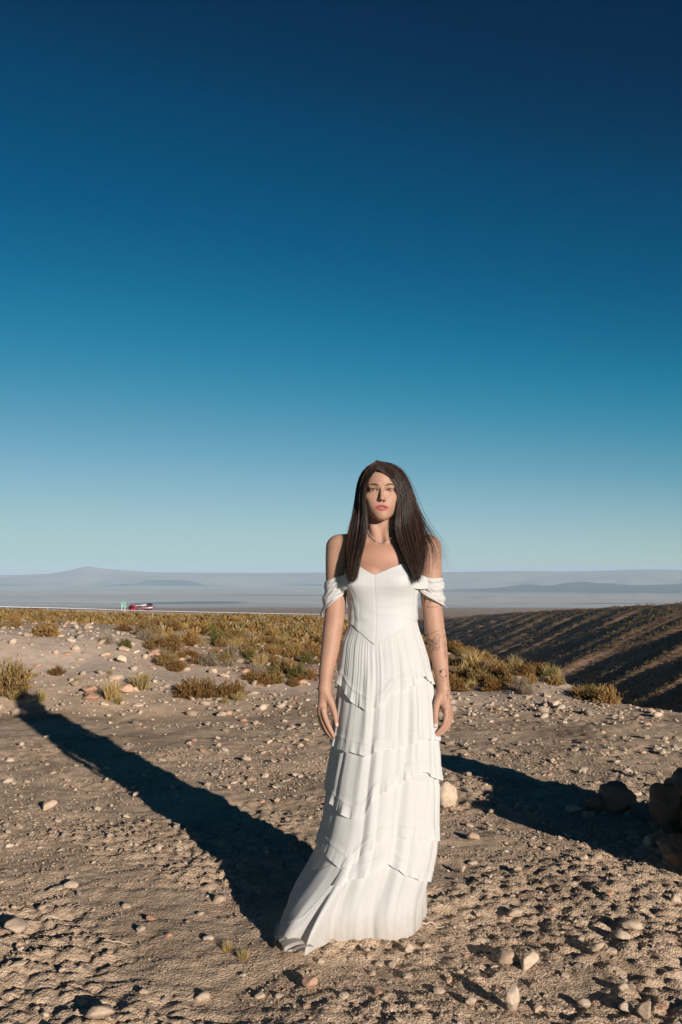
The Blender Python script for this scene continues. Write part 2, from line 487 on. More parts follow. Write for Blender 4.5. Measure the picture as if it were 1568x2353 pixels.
M_DARK = rock_mat('dark_volcanic_stone', [(0.0, (0.26, 0.165, 0.115)), (0.6, (0.32, 0.20, 0.14)), (1.0, (0.25, 0.165, 0.12))])
def rock_set(mat, tagname, n, ang, seed0):
    out = []
    for k in range(n):
        p, f = rock_shape(seed0 + k * 3, 3, ang[k % len(ang)], 0.20)
        out.append(mesh_np(tagname, p, f, mat))
    return out
PALE = rock_set(M_ROCK, 'stone', 9, (0.25, 0.95, 0.6, 0.8, 0.4), 100)
REDS = rock_set(M_RED, 'stone', 4, (0.7, 0.3, 0.5), 200)
DARKS = [mesh_np('boulder', *rock_shape(300 + 3 * k, 4, (0.25, 0.4, 0.3)[k % 3], 0.26), M_DARK) for k in range(6)]
def gz(x, y):
    return float(terrain(np.array([x]), np.array([y]))[0] + soil(np.array([x]), np.array([y]))[0])
_YS = 1.5 * 1.004 ** np.arange(1500)
def hit(u, v):
    """the first point of the ground seen at that place of the photograph"""
    d = ray(u, v)
    for ys in (_YS[:430], _YS[430:700], _YS[700:]):
        below = CAM_H + d.z * ys <= terrain(d.x * ys, ys)
        if below.any(): break
    y = float(ys[int(np.argmax(below))] if below.any() else ys[-1])
    return Vector((d.x * y, y, gz(d.x * y, y)))
def put_rock(name, me, u, v, w, h, rot=None, depth=None, sink=0.18):
    """(u, v): bottom centre in the photograph, w x h its size there"""
    p = hit(u, v)
    k = p.y / FPX
    a, c = w * k / 2 * 1.08, h * k / 2 * 0.80
    b = depth or (a * random.uniform(0.75, 1.0))
    o = obj(name, me)
    o.location = (p.x, p.y + b * 0.8, p.z + c * (1 - sink))
    o.scale = (a, b, c * (1 + sink * 0.5))
    o.rotation_euler = (random.uniform(-.12, .12), random.uniform(-.12, .12), rot if rot is not None else random.uniform(-.5, .5))
    return o
N_PALE = ['scattered pale stones on the gravel', 'stones on the earth bank']
# (u, v, w, h, set, index, label)
NOTED = [
 (565, 1752, 26, 15, 'P', 0, 'smooth rounded stone alone on bare gravel between shadow and dress'),
 (105, 1866, 42, 29, 'P', 1, 'pale angular wedge-shaped stone near the left edge below the long shadow'),
 (501, 2075, 31, 21, 'P', 5, 'round pale stone with a long dark shadow left of the dress train'),
 (163, 2045, 38, 22, 'P', 2, 'pale flat-topped stone, upper of a touching pair on the left gravel'),
 (134, 2052, 32, 13, 'P', 3, 'low flat stone, lower of a touching pair on the left gravel'),
 (29, 2152, 50, 38, 'P', 4, 'thick blocky pale stone at the left edge of the foreground'),
 (465, 2288, 40, 24, 'P', 6, 'bright flat oval stone in the foreground left of the red stone'),
 (714, 2278, 42, 42, 'R', 0, 'reddish angular stone just below the tip of the dress train'),
 (218, 2372, 74, 44, 'P', 7, 'large pale slanted stone cut by the bottom edge of the picture'),
 (314, 1628, 28, 15, 'P', 0, 'smooth oval stone at the foot of the earth bank above the shadow'),
 (372, 1750, 20, 10, 'P', 2, 'small stone lying inside the long shadow of the woman'),
 (598, 2285, 30, 20, 'P', 3, 'grey-white lumpy stone between the bright oval stone and the red stone'),
 (1026, 1860, 56, 84, 'P', 0, 'large sandy boulder half hidden behind the right edge of the dress'),
 (1274, 1629, 30, 21, 'P', 1, 'lumpy stone standing on the rim of the gravel above the gully'),
 (1224, 1628, 16, 11, 'P', 3, 'small stone on the gravel rim left of the lumpy rim stone'),
 (1091, 1938, 32, 23, 'P', 2, 'faceted stone with long shadow right of the lower dress'),
 (1087, 1987, 30, 13, 'P', 6, 'flat oval stone right of the lower dress'),
 (1063, 2008, 19, 18, 'P', 1, 'small upright stone below the flat oval stone beside the dress'),
 (1192, 2008, 22, 16, 'P', 8, 'small squarish stone alone on the middle of the right gravel'),
 (1346, 1986, 25, 23, 'P', 3, 'pointed split stone below the edge of the boulder shadow'),
 (1374, 1980, 26, 16, 'P', 5, 'low stone touching the pointed split stone'),
 (1404, 2072, 23, 16, 'R', 1, 'orange stone with a long thin shadow on the right gravel'),
 (1557, 2072, 30, 30, 'P', 2, 'pale stone at the right edge below the dark boulders'),
 (1321, 1870, 40, 24, 'P', 7, 'sunlit stone at the tip of the dark boulders, beside its twin'),
 (1353, 1879, 34, 24, 'P', 1, 'sunlit rounded stone leaning on the small dark boulder'),
 (1121, 2045, 19, 14, 'P', 4, 'small brown stone below the upright stone beside the dress'),
 (1188, 2112, 40, 26, 'P', 8, 'broad cracked stone half sunk in the gravel right of the hem'),
 (1100, 2110, 15, 20, 'P', 3, 'small upright chip left of the broad cracked stone'),
 (1461, 2150, 56, 26, 'P', 6, 'wide pale stone, upper of two stacked stones on the right'),
 (1437, 2172, 42, 26, 'P', 2, 'rounded stone tucked under the wide pale stone'),
 (1336, 2176, 19, 14, 'P', 0, 'small round stone left of the two stacked stones'),
 (1167, 2223, 46, 36, 'P', 5, 'smooth pale stone, left of the two big foreground stones'),
 (1216, 2238, 50, 52, 'P', 1, 'largest pale foreground stone, taller of the touching pair'),
 (1377, 2211, 35, 25, 'P', 7, 'pale rounded stone, left of a pair in the lower right'),
 (1407, 2203, 25, 17, 'P', 4, 'smaller stone, right of a pair in the lower right'),
 (1180, 2335, 42, 78, 'P', 3, 'long log-shaped grey stone pointing at the viewer at the bottom'),
 (1085, 2321, 27, 24, 'P', 8, 'pointed pale stone left of the long log-shaped stone'),
 (1344, 2319, 32, 25, 'P', 0, 'rounded brown stone at the bottom right of the log-shaped stone'),
 (1445, 2332, 36, 29, 'P', 2, 'squarish stone, left of the row of three at the bottom right'),
 (1486, 2346, 52, 42, 'P', 1, 'big rough stone, middle of the row of three at the bottom right'),
 (1524, 2328, 30, 16, 'R', 2, 'flat reddish stone, right of the row of three at the bottom right'),
 (1434, 2287, 28, 20, 'P', 6, 'low dusty stone above the row of three at the bottom right'),
 (1008, 2096, 32, 17, 'P', 7, 'pale low stone right of the hem at ground level'),
 (1010, 2291, 28, 15, 'P', 5, 'low stone alone in the bottom foreground right of centre'),
 (846, 2191, 20, 18, 'P', 3, 'small stone right under the front point of the hem'),
 (941, 2195, 24, 29, 'P', 8, 'upright stone under the right end of the hem'),
 (901, 2219, 26, 19, 'P', 1, 'bright stone in front of the hem, right of two'),
 (871, 2214, 19, 13, 'P', 4, 'bright stone in front of the hem, left of two'),
 (738, 2218, 19, 17, 'P', 2, 'bright chip right of the train tip'),
 (172, 1500, 21, 22, 'P', 0, 'round stone sticking out of the pale earth bank'),
 (282, 1501, 28, 18, 'P', 4, 'broad stone at the top right end of the pale earth bank'),
 (241, 1511, 30, 15, 'P', 6, 'oblong stone on the pale earth bank below the broad stone'),
 (280, 1526, 26, 23, 'P', 2, 'tall stone on the pale earth bank under the broad stone'),
 (153, 1508, 20, 10, 'R', 1, 'flat reddish stone on the pale earth bank'),
 (205, 1595, 38, 30, 'R', 0, 'blocky reddish boulder behind the shadow of the shoulders'),
 (284, 1597, 42, 28, 'R', 3, 'reddish boulder between two grass tufts at the bank foot'),
 (205, 1611, 42, 20, 'R', 2, 'low reddish slab in front of the blocky reddish boulder'),
 (262, 1564, 38, 17, 'P', 5, 'pale rounded boulder half way up the bank'),
 (355, 1510, 32, 24, 'R', 1, 'pink stone at the right end of the earth bank under a bush'),
 (690, 1577, 28, 21, 'R', 0, 'reddish stone left of the raised forearm among shrubs'),
 (560, 1550, 30, 15, 'R', 3, 'flat reddish stone in the stony rise behind the shrubs'),
 (580, 1600, 32, 15, 'P', 7, 'low pale stone at the edge of the gravel behind the arm'),
 (66, 1618, 28, 14, 'P', 1, 'pale stone at the foot of the big left bush'),
]
SETS = {'P': PALE, 'R': REDS}
placed = []
for (u, v, w, h, s, k, lab) in NOTED:
    o = put_rock('stone', SETS[s][k], u, v, w, h)
    tag(o, lab, 'stone', 'single stones on the ground')
    placed.append((o.location.x, o.location.y, max(o.scale)))
SCATTER = [(445, 1708, 18, 12), (617, 1711, 18, 12), (655, 1662, 14, 9), (435, 1712, 16, 10), (150, 1667, 24, 8), (20, 1750, 20, 14), (107, 1697, 18, 9), (600, 1846, 18, 14), (637, 1845, 14, 14),
           (222, 1862, 18, 12), (310, 1834, 20, 13), (245, 1771, 15, 11), (430, 2022, 16, 12), (287, 2092, 22, 14), (345, 2119, 24, 14), (480, 2166, 30, 14), (30, 2092, 19, 15),
           (40, 2240, 40, 16), (936, 2252, 26, 16), (1235, 2328, 26, 18), (705, 1705, 14, 10), (560, 1660, 16, 10), (500, 1700, 12, 8), (690, 1715, 15, 11), (186, 1700, 12, 7), (120, 1785, 16, 9),
           (330, 1790, 12, 8), (60, 1800, 16, 10), (205, 1820, 12, 9), (290, 1880, 16, 11), (340, 1900, 14, 9), (250, 1960, 18, 10), (410, 1960, 16, 10), (90, 1950, 16, 9), (460, 2110, 18, 12),
           (385, 2160, 20, 12), (250, 2200, 18, 12), (140, 2240, 22, 14), (330, 2290, 24, 14), (560, 2240, 20, 12), (640, 2290, 22, 14), (790, 2300, 24, 16), (870, 2290, 20, 14), (960, 2330, 26, 18),
           (1130, 1660, 14, 9), (1180, 1690, 15, 9), (1080, 1640, 12, 8), (1300, 1668, 14, 9), (1430, 1655, 16, 12), (1490, 1668, 18, 12), (1530, 1700, 16, 11), (1270, 1752, 16, 11), (1345, 1765, 15, 11),
           (1420, 1755, 16, 10), (1480, 1735, 14, 9), (1070, 1740, 13, 9), (1160, 1790, 14, 9), (1235, 1880, 16, 11), (1080, 1900, 18, 12), (1130, 1870, 13, 9), (1260, 1960, 16, 11), (1310, 2040, 16, 11),
           (1180, 2060, 14, 10), (1270, 2100, 20, 13), (1290, 2150, 18, 12), (1500, 2120, 18, 12), (1520, 2200, 22, 14), (1300, 2250, 20, 14), (1100, 2190, 18, 12), (1060, 2240, 20, 13), (1390, 2120, 16, 10)]
def gravel_place(u, v):
    if u < 760:
        d = u - np.interp(v, [1600, 1700, 1900, 2150], [130, 300, 520, 640])
        side = 'left of the long shadow' if d < -30 else 'inside the long shadow' if d < 60 and v < 2120 else 'between shadow and dress'
        if v > 2120: side = 'in front left of the train' if u < 600 else 'in front of the train'
        row = 'near the bank foot' if v < 1720 else 'half way down' if v < 1900 else 'lower down' if v < 2120 else 'near the bottom edge'
        edge = ', by the left edge' if u < 130 else ''
        return side + ' ' + row + edge
    if u < 1040: return 'in the foreground below the hem of the dress'
    row = 'up near the gravel rim' if v < 1700 else 'beyond the boulder shadow' if v < 1800 else 'below the boulder shadow' if v < 2000 else 'between bigger stones' if v < 2160 else 'near the bottom edge'
    return 'right of the dress ' + row + (', by the right edge' if u > 1470 else ', by the dress' if u < 1140 else '')
for k, (u, v, w, h) in enumerate(SCATTER):
    o = put_rock('stone', PALE[k % 9] if k % 7 else REDS[k % 4], u, v, w, h)
    tag(o, ('reddish ' if not k % 7 else '') + ('larger ' if w > 21 else 'tiny ' if w < 14.5 else 'small ') + 'stone ' + gravel_place(u, v), 'stone', 'small stones on the open gravel')
# more on the bank and the stony rise behind it
cnt = 0; k = 0
while cnt < 160 and k < 4000:
    k += 1
    u = random.uniform(-20, 770) if random.random() < 0.86 else random.uniform(1040, 1560)
    v = random.uniform(1462, 1625)
    if u > 1000: v = random.uniform(1585, 1625) if random.random() < .3 else 1592 + (u - 1040) * 0.075 + random.uniform(-3, 6)
    p = hit(u, v)
    if p.y > 26: continue
    s = min(20, random.paretovariate(1.9) * 5.0) * (9.5 / p.y) ** 0.3
    red = random.random() < (0.25 if u < 330 else 0.55 if u < 1000 else 0.1)
    o = put_rock('stone', random.choice(REDS if red else PALE), u, v, s * 1.35, s * random.uniform(0.6, 0.95), sink=0.35)
    big = 'larger ' if s > 11 else 'tiny ' if s < 6.5 else 'small '
    if u > 1000: tag(o, big + 'stone along the gravel rim above the gully' + (' beside the hanging hand' if u < 1150 else ' in its middle' if u < 1380 else ' towards the right edge'), 'stone', 'stones along the gravel rim')
    elif u < 330: tag(o, big + ('reddish' if red else 'pale') + ' stone bedded in the earth bank' + (' top' if v < 1510 else ' middle' if v < 1570 else ' foot') + (' at the left edge' if u < 110 else ' left of its reddish boulders' if u < 200 else ' at its right end'), 'stone', 'stones on the earth bank' + (' reddish' if red else ''))
    else: tag(o, big + ('reddish' if red else 'pale') + ' stone on the stony rise' + (' high between the shrubs' if v < 1510 else ' half way up' if v < 1570 else ' at its foot') + (' right of the bank' if u < 470 else ' in the middle' if u < 620 else ' close to the arm'), 'stone', 'stones between the shrubs' + (' reddish' if red else ''))
    cnt += 1

# ---- dark boulder pile at the right edge
def boulder(x, y, zc, a, b, c, k, lab, rot=0.0, tilt=0.0):
    o = obj('boulder', DARKS[k % 6]); o.location = (x, y, zc); o.scale = (a, b, c); o.rotation_euler = (tilt, -tilt * .6, rot)
    return tag(o, lab, 'boulder', 'dark boulders of the pile')
def boulder_px(u, v, w, h, k, lab, dy=0.0):
    p = hit(u, v); s = p.y / FPX
    return boulder(p.x, p.y + w * s * 0.35 + dy, p.z + h * s * 0.42, w * s / 2, w * s * 0.42, h * s * 0.56, k, lab, random.uniform(-.3, .3))
boulder_px(1422, 1872, 100, 74, 0, 'broad dark boulder lying in the shadow left of the pile')
boulder_px(1372, 1868, 50, 38, 3, 'small dark boulder on the left flank of the broad dark one')
boulder_px(1548, 1920, 104, 120, 1, 'tall dark boulder at the right edge, left face of the pile')
boulder_px(1566, 2000, 88, 74, 4, 'rounded dark boulder at the right edge in front of the pile')
boulder_px(1534, 1938, 48, 34, 2, 'small dark boulder wedged between the tall and the rounded one')
o = put_rock('stone', PALE[1], 1497, 1951, 40, 32); tag(o, 'grey stone in the shadow in front of the dark boulders', 'stone', 'single stones on the ground')
o = put_rock('stone', PALE[3], 1468, 1836, 26, 18); tag(o, 'pale stone perched behind the broad dark boulder', 'stone', 'single stones on the ground')
o = put_rock('stone', PALE[5], 1524, 1818, 22, 15); tag(o, 'sunlit stone behind the pile in the strip between two shadows', 'stone', 'single stones on the ground')
boulder(1.84, 4.78, 0.20, 0.22, 0.25, 0.24, 5, 'dark base boulder of the pile behind the painted one')
boulder(2.02, 4.70, 0.52, 0.17, 0.18, 0.16, 3, 'dark boulder on top of the pile')
boulder(2.10, 4.35, 0.17, 0.26, 0.25, 0.22, 0, 'dark base boulder of the pile beside the rounded one')
boulder(1.80, 5.15, 0.13, 0.20, 0.2, 0.17, 2, 'dark low boulder behind the pile')
boulder(1.93, 3.92, 0.24, 0.27, 0.25, 0.30, 1, 'dark boulder of the pile nearest the viewer, right of the rounded one', 0.4)
boulder(2.20, 3.80, 0.40, 0.24, 0.22, 0.20, 5, 'dark boulder capping the near end of the pile', 0.9)
pb = boulder(1.715, 4.42, 0.315, 0.115, 0.11, 0.095, 4, 'dark boulder with a white painted stroke at the right edge', 0.3)

# ---- gravel: pebbles too many to count
def scatter_gravel(n, r0, r1, smin, smax, seed, azl=-0.52, azr=0.52):
    r = np.random.default_rng(seed)
    rad = np.exp(r.uniform(math.log(r0), math.log(r1), n * 3)); az = r.uniform(azl, azr, n * 3)
    x, y = rad * np.sin(az), rad * np.cos(az)
    dens = 0.38 + 0.95 * fbm2(x * 0.8, y * 0.9, 3, 91) + 0.6 * noise2(x * 4, y * 5, 92)
    dens = dens + 0.35 * ss(0.0, 1.5, x) - 0.25 * ss(-0.3, -2.0, x) * ss(4.5, 6, y)
    keep = (r.uniform(0, 1, len(x)) < np.clip(dens, 0.06, 1)) & (x < x_edge(y) + 0.6) & (y < 10.4)
    x, y = x[keep][:n], y[keep][:n]
    n = len(x)
    size = smin * (1 - r.uniform(0, 1, n) * (1 - (smin / smax) ** 1.9)) ** (-1 / 1.9) * np.clip(np.hypot(x, y) / 4.2, 0.72, 2.2)
    return x, y, size, r
def gravel_mesh(x, y, size, r, shapes):
    z = ground_z(x, y)
    n = len(x)
    Vs, Fs, Cs, off = [], [], [], 0
    which = r.integers(0, len(shapes), n)
    for k, (bv, bf) in enumerate(shapes):
        sel = np.where(which == k)[0]
        m = len(sel)
        a = r.uniform(0, 6.283, m); ca, sa = np.cos(a), np.sin(a)
        sc = size[sel][:, None] * np.stack([r.uniform(0.8, 1.3, m), r.uniform(0.7, 1.1, m), r.uniform(0.5, 0.85, m)], 1)
        p = bv[None] * sc[:, None, :]
        px = p[..., 0] * ca[:, None] - p[..., 1] * sa[:, None]; py = p[..., 0] * sa[:, None] + p[..., 1] * ca[:, None]
        tl = r.uniform(-0.4, 0.4, m)[:, None]
        pz = p[..., 2] + px * tl
        V = np.stack([px + x[sel][:, None], py + y[sel][:, None], pz + (z[sel] + 0.45 * sc[:, 2])[:, None]], -1)
        base = np.array([[0.44, 0.335, 0.245], [0.52, 0.41, 0.31], [0.37, 0.27, 0.19], [0.44, 0.28, 0.19], [0.33, 0.27, 0.22]])[r.choice(5, m, p=[.36, .26, .2, .08, .10])]
        base = base * r.uniform(0.68, 1.05, m)[:, None]
        Vs.append(V.reshape(-1, 3)); Cs.append(np.repeat(base, len(bv), 0))
        Fs.append((bf[None] + (off + np.arange(m) * len(bv))[:, None, None]).reshape(-1, 3)); off += m * len(bv)
    return np.concatenate(Vs), np.concatenate(Fs), np.concatenate(Cs)
t = NT('gravel_stone')
c = t.attr(); nz = t.noise(160, 3, 0.6, t.pos())
c = t.mix(1.0, c, t.ramp(nz.outputs[0], [(0.3, (0.75, 0.74, 0.72)), (0.6, (1.05, 1.05, 1.05))]).outputs[0], 'MULTIPLY')
bs = t.bsdf(c, 0.95, 0.1); t.bump(bs, nz.outputs[0], 0.4, 0.0015)
M_GRAVEL = t.m
SH = [rock_shape(500 + k, 1, 0.6, 0.22) for k in range(7)]
OCT = [(np.array([[1, 0, 0], [-1, 0, 0], [0, 1, 0], [0, -1, 0], [0, 0, 1], [0, 0, -1]]) * np.random.default_rng(k).uniform(0.75, 1.2, (6, 1)) + np.random.default_rng(k + 9).uniform(-.2, .2, (6, 3)),
        np.array([[0, 2, 4], [2, 1, 4], [1, 3, 4], [3, 0, 4], [2, 0, 5], [1, 2, 5], [3, 1, 5], [0, 3, 5]])) for k in range(6)]
x, y, s, r = scatter_gravel(10000, 2.3, 11, 0.0032, 0.020, 601)
V, F, Cc = gravel_mesh(x, y, s, r, SH)
tag(obj('gravel', mesh_np('gravel', V, F, M_GRAVEL, smooth=False, colors=Cc)), 'tan gravel of mixed pebbles spread over the bare ground', 'gravel', kind='stuff')
x, y, s, r = scatter_gravel(56000, 2.3, 7.5, 0.0022, 0.0062, 602)
V, F, Cc = gravel_mesh(x, y, s, r, OCT)
tag(obj('gravel', mesh_np('gravel', V, F, M_GRAVEL, smooth=False, colors=Cc)), 'fine grit between the pebbles of the bare ground', 'gravel', kind='stuff')
# rubble on the bank and the rise
r = np.random.default_rng(77)
yb = np.exp(r.uniform(math.log(9.2), math.log(24), 9000)); xb = r.uniform(-0.42, 0.34, 9000) * yb
kp = (xb < x_edge(yb) - 0.1) & (r.uniform(0, 1, 9000) < 0.45 + 0.6 * noise2(xb * 0.7, yb * 0.5, 95))
xb, yb = xb[kp], yb[kp]
sb = np.minimum(0.011 * r.pareto(2.2, len(xb)) + 0.010, 0.06) * (yb / 10) ** 0.35
V, F, Cc = gravel_mesh(xb, yb, sb, r, SH)
tag(obj('rubble', mesh_np('rubble', V, F, M_GRAVEL, smooth=True, colors=Cc)), 'loose rubble covering the earth bank and the stony rise', 'rubble', kind='stuff')
# ================================================================== shrubs
def leaf_mat(name, stops, trans=0.25):
    t = NT(name)
    oi = t.n('ShaderNodeObjectInfo').outputs['Random']
    c = t.mix(1.0, t.attr(), t.ramp(oi, stops).outputs[0], 'MULTIPLY')
    d = t.n('ShaderNodeBsdfDiffuse'); t.l(c, d.inputs[0])
    tr = t.n('ShaderNodeBsdfTranslucent'); t.l(c, tr.inputs[0])
    mx = t.n('ShaderNodeMixShader'); mx.inputs[0].default_value = trans
    t.l(d.outputs[0], mx.inputs[1]); t.l(tr.outputs[0], mx.inputs[2]); t.l(mx.outputs[0], t.out.inputs['Surface'])
    return t.m
VAR = [(0.0, (0.82, 0.84, 0.8)), (0.5, (1.0, 1.0, 1.0)), (1.0, (1.18, 1.08, 0.98))]
M_LEAF = leaf_mat('dry_shrub_leaf', VAR)
def strips(base, tip, width, bend, r, col, colt):
    """tapered two-segment blades from base to tip"""
    n = len(base)
    d = tip - base
    side = np.cross(d, r.normal(size=(n, 3))); side /= np.linalg.norm(side, axis=1)[:, None] + 1e-9
    mid = base + d * 0.55 + bend
    w = width[:, None]
    V = np.stack([base - side * w, base + side * w, mid - side * w * .7, mid + side * w * .7, tip], 1)
    F = np.array([[0, 1, 3], [0, 3, 2], [2, 3, 4]])[None] + (np.arange(n) * 5)[:, None, None]
    C = np.stack([col, col, (col + colt) / 2, (col + colt) / 2, colt], 1)
    return V.reshape(-1, 3), F.reshape(-1, 3), C.reshape(-1, 3)
def dome_dirs(n, r, spread):
    a = r.uniform(0, 6.283, n); e = np.arccos(1 - r.uniform(0, 1, n) * spread)
    return np.stack([np.sin(e) * np.cos(a), np.sin(e) * np.sin(a), np.cos(e)], 1)
def shrub_mesh(kind, seed):
    """unit size: about 1 wide, up to 0.8 tall, base at z = 0"""
    r = np.random.default_rng(seed)
    lumps = r.normal(size=(7, 3)); lumps[:, 2] = np.abs(lumps[:, 2]); lumps /= np.linalg.norm(lumps, axis=1)[:, None]
    def reach(d):
        return 0.62 + 0.38 * np.max(np.clip((d @ lumps.T - 0.72) / 0.28, 0, 1), axis=1)
    parts = []
    if kind == 'grass':
        n = 260
        d = dome_dirs(n, r, 0.42); L = r.uniform(0.45, 1.0, n)
        base = np.stack([r.normal(0, .11, n), r.normal(0, .11, n), np.zeros(n) - .02], 1)
        tip = base + d * L[:, None] * np.array([0.72, .72, .95])
        bend = np.stack([np.zeros(n), np.zeros(n), 0.10 * L], 1)
        c = np.array([0.34, 0.24, 0.095]) * r.uniform(0.75, 1.25, (n, 1)); ct = np.array([0.52, 0.40, 0.19]) * r.uniform(0.8, 1.2, (n, 1))
        parts.append(strips(base, tip, np.full(n, 0.011), bend, r, c, ct))
    else:
        pal = {'gold': ((0.21, 0.125, 0.06), (0.27, 0.170, 0.066), (0.35, 0.230, 0.095)), 'olive': ((0.14, 0.10, 0.045), (0.125, 0.115, 0.036), (0.19, 0.165, 0.052)),
               'grey': ((0.28, 0.21, 0.15), (0.31, 0.245, 0.165), (0.38, 0.305, 0.21)), 'rust': ((0.15, 0.075, 0.035), (0.20, 0.11, 0.042), (0.27, 0.155, 0.06))}[kind]
        n = 170
        d = dome_dirs(n, r, 0.95); d[:, 2] = np.abs(d[:, 2]) + 0.1
        L = reach(d) * r.uniform(0.7, 1.0, n)
        base = np.stack([r.normal(0, .06, n), r.normal(0, .06, n), np.zeros(n) - .03], 1)
        S = np.array([0.55, 0.55, 0.74])
        tip = base + d * L[:, None] * S
        bend = d * np.array([0.03, 0.03, -0.05])
        c = np.array(pal[0])[None] * r.uniform(0.6, 1.1, (n, 1))
        parts.append(strips(base, tip, np.full(n, 0.012), bend, r, c, c * 1.1))
        m = 1500 if kind != 'grey' else 900
        k = r.integers(0, n, m); f = r.uniform(0.35, 1.03, m) ** 0.7
        b2 = base[k] + (tip[k] - base[k]) * f[:, None] + r.normal(0, .035, (m, 3))
        up = d[k] * 0.6 + np.array([0, 0, .75]) + r.normal(0, .42, (m, 3)); up /= np.linalg.norm(up, axis=1)[:, None]
        t2 = b2 + up * r.uniform(0.05, 0.13, m)[:, None]
        b2[:, 2] = np.maximum(b2[:, 2], 0.0)
        tone = r.uniform(0, 1, (m, 1))
        c = np.array(pal[1])[None] * (1 - tone) + np.array(pal[2])[None] * tone
        c = c * r.uniform(0.75, 1.2, (m, 1))
        parts.append(strips(b2, t2, np.full(m, 0.013 if kind != 'grey' else 0.008), up * 0.0, r, c, c * 1.08))
    V, F, C, off = [], [], [], 0
    for v, f, c in parts:
        V.append(v); F.append(f + off); C.append(c); off += len(v)
    return mesh_np('shrub', np.concatenate(V), np.concatenate(F), M_LEAF, smooth=False, colors=np.concatenate(C))
KINDS = {'gold': [shrub_mesh('gold', 11), shrub_mesh('gold', 12), shrub_mesh('gold', 13)], 'olive': [shrub_mesh('olive', 21), shrub_mesh('olive', 22)],
         'grey': [shrub_mesh('grey', 31), shrub_mesh('grey', 32)], 'rust': [shrub_mesh('rust', 41), shrub_mesh('rust', 42)], 'grass': [shrub_mesh('grass', 51), shrub_mesh('grass', 52)]}
WORD = {'gold': 'golden', 'olive': 'green', 'grey': 'grey', 'rust': 'brown', 'grass': 'yellow'}
def shrub_place(x, y):
    q = x / y
    row = 'front row' if y < 13 else 'second row' if y < 17 else 'middle' if y < 22 else 'far part'
    side = 'at the left edge' if q < -0.28 else 'behind the earth bank' if q < -0.17 else 'left of centre' if q < -0.08 else 'close to the woman'
    return row, side
def put_shrub(kind, u, v, w, h, label=None, group=None, p=None):
    p = p or hit(u, v); s = p.y / FPX
    o = obj('grass_tuft' if kind == 'grass' else 'shrub', random.choice(KINDS[kind]))
    o.location = (p.x, p.y + 0.3 * w * s, gz(p.x, p.y + 0.3 * w * s) - 0.01)
    o.scale = (w * s, w * s * random.uniform(.8, 1.0), h * s / 0.78)
    o.rotation_euler = (0, 0, random.uniform(0, 6.28))
    return tag(o, label, 'grass tuft' if kind == 'grass' else 'shrub', group)
G1 = 'single plants near the gravel'
for a in [('gold', 14, 1610, 120, 88, 'largest golden bush, cut by the left edge above the shadow of the head'),
          ('grass', 322, 1592, 60, 50, 'tall straw yellow grass tuft on the bank right of the reddish boulder'),
          ('grass', 252, 1612, 56, 56, 'straw yellow grass tuft growing at the edge of the long shadow'),
          ('grass', 272, 1622, 34, 24, 'low green-yellow tuft touching the upper rim of the shadow'),
          ('grass', 92, 1616, 34, 34, 'tuft standing in the shadow of the head'),
          ('grass', 30, 1614, 60, 26, 'low yellow grass at the foot of the largest golden bush'),
          ('rust', 430, 1608, 84, 60, 'dark rust bush at the bank foot, left of the three in a row'),
          ('rust', 470, 1606, 66, 56, 'dark rust bush at the bank foot, middle of the three in a row'),
          ('rust', 528, 1606, 78, 52, 'rust bush at the bank foot, right of the three in a row'),
          ('grass', 548, 1616, 36, 24, 'small green-yellow tuft in front of the right rust bush'),
          ('grass', 515, 1620, 30, 18, 'small tuft at the gravel edge in front of the rust bushes'),
          ('grey', 527, 1520, 60, 46, 'round grey twiggy bush in the middle of the stony rise'),
          ('rust', 387, 1498, 60, 50, 'tall rust bush with spreading stems right of the earth bank'),
          ('rust', 125, 1555, 50, 28, 'low dry bush growing out of the earth bank'),
          ('rust', 402, 1545, 52, 32, 'low rust bush on bare earth right of the bank'),
          ('rust', 606, 1578, 56, 38, 'rust bush among reddish stones behind the gravel'),
          ('olive', 684, 1565, 60, 42, 'green bush left of the bent forearm'),
          ('olive', 705, 1525, 44, 30, 'green bush above the one beside the forearm'),
          ('gold', 663, 1512, 46, 38, 'golden bush left of the sleeve among others'),
          ('olive', 288, 1490, 36, 28, 'green bush at the top right end of the pale bank'),
          ('gold', 100, 1464, 76, 42, 'yellow bush behind the top of the pale earth bank'),
          ('grey', 244, 1482, 46, 32, 'grey bush behind the right end of the pale bank'),
          ('grass', 335, 1560, 22, 18, 'small tuft half way up the bank end'),
          ('grass', 252, 1552, 20, 14, 'tiny tuft on the bank beside the pale rounded boulder'),
          ('grass', 178, 1568, 22, 14, 'tiny tuft low on the bank above the blocky reddish boulder'),
          ('grass', 78, 1560, 26, 14, 'tiny tuft on the bank right of the largest golden bush'),
          ('grass', 522, 2190, 30, 34, 'small pale tuft in the foreground, left of two'),
          ('grass', 558, 2208, 36, 34, 'small pale tuft in the foreground, right of two')]:
    put_shrub(*a[:5], label=a[5], group=G1)
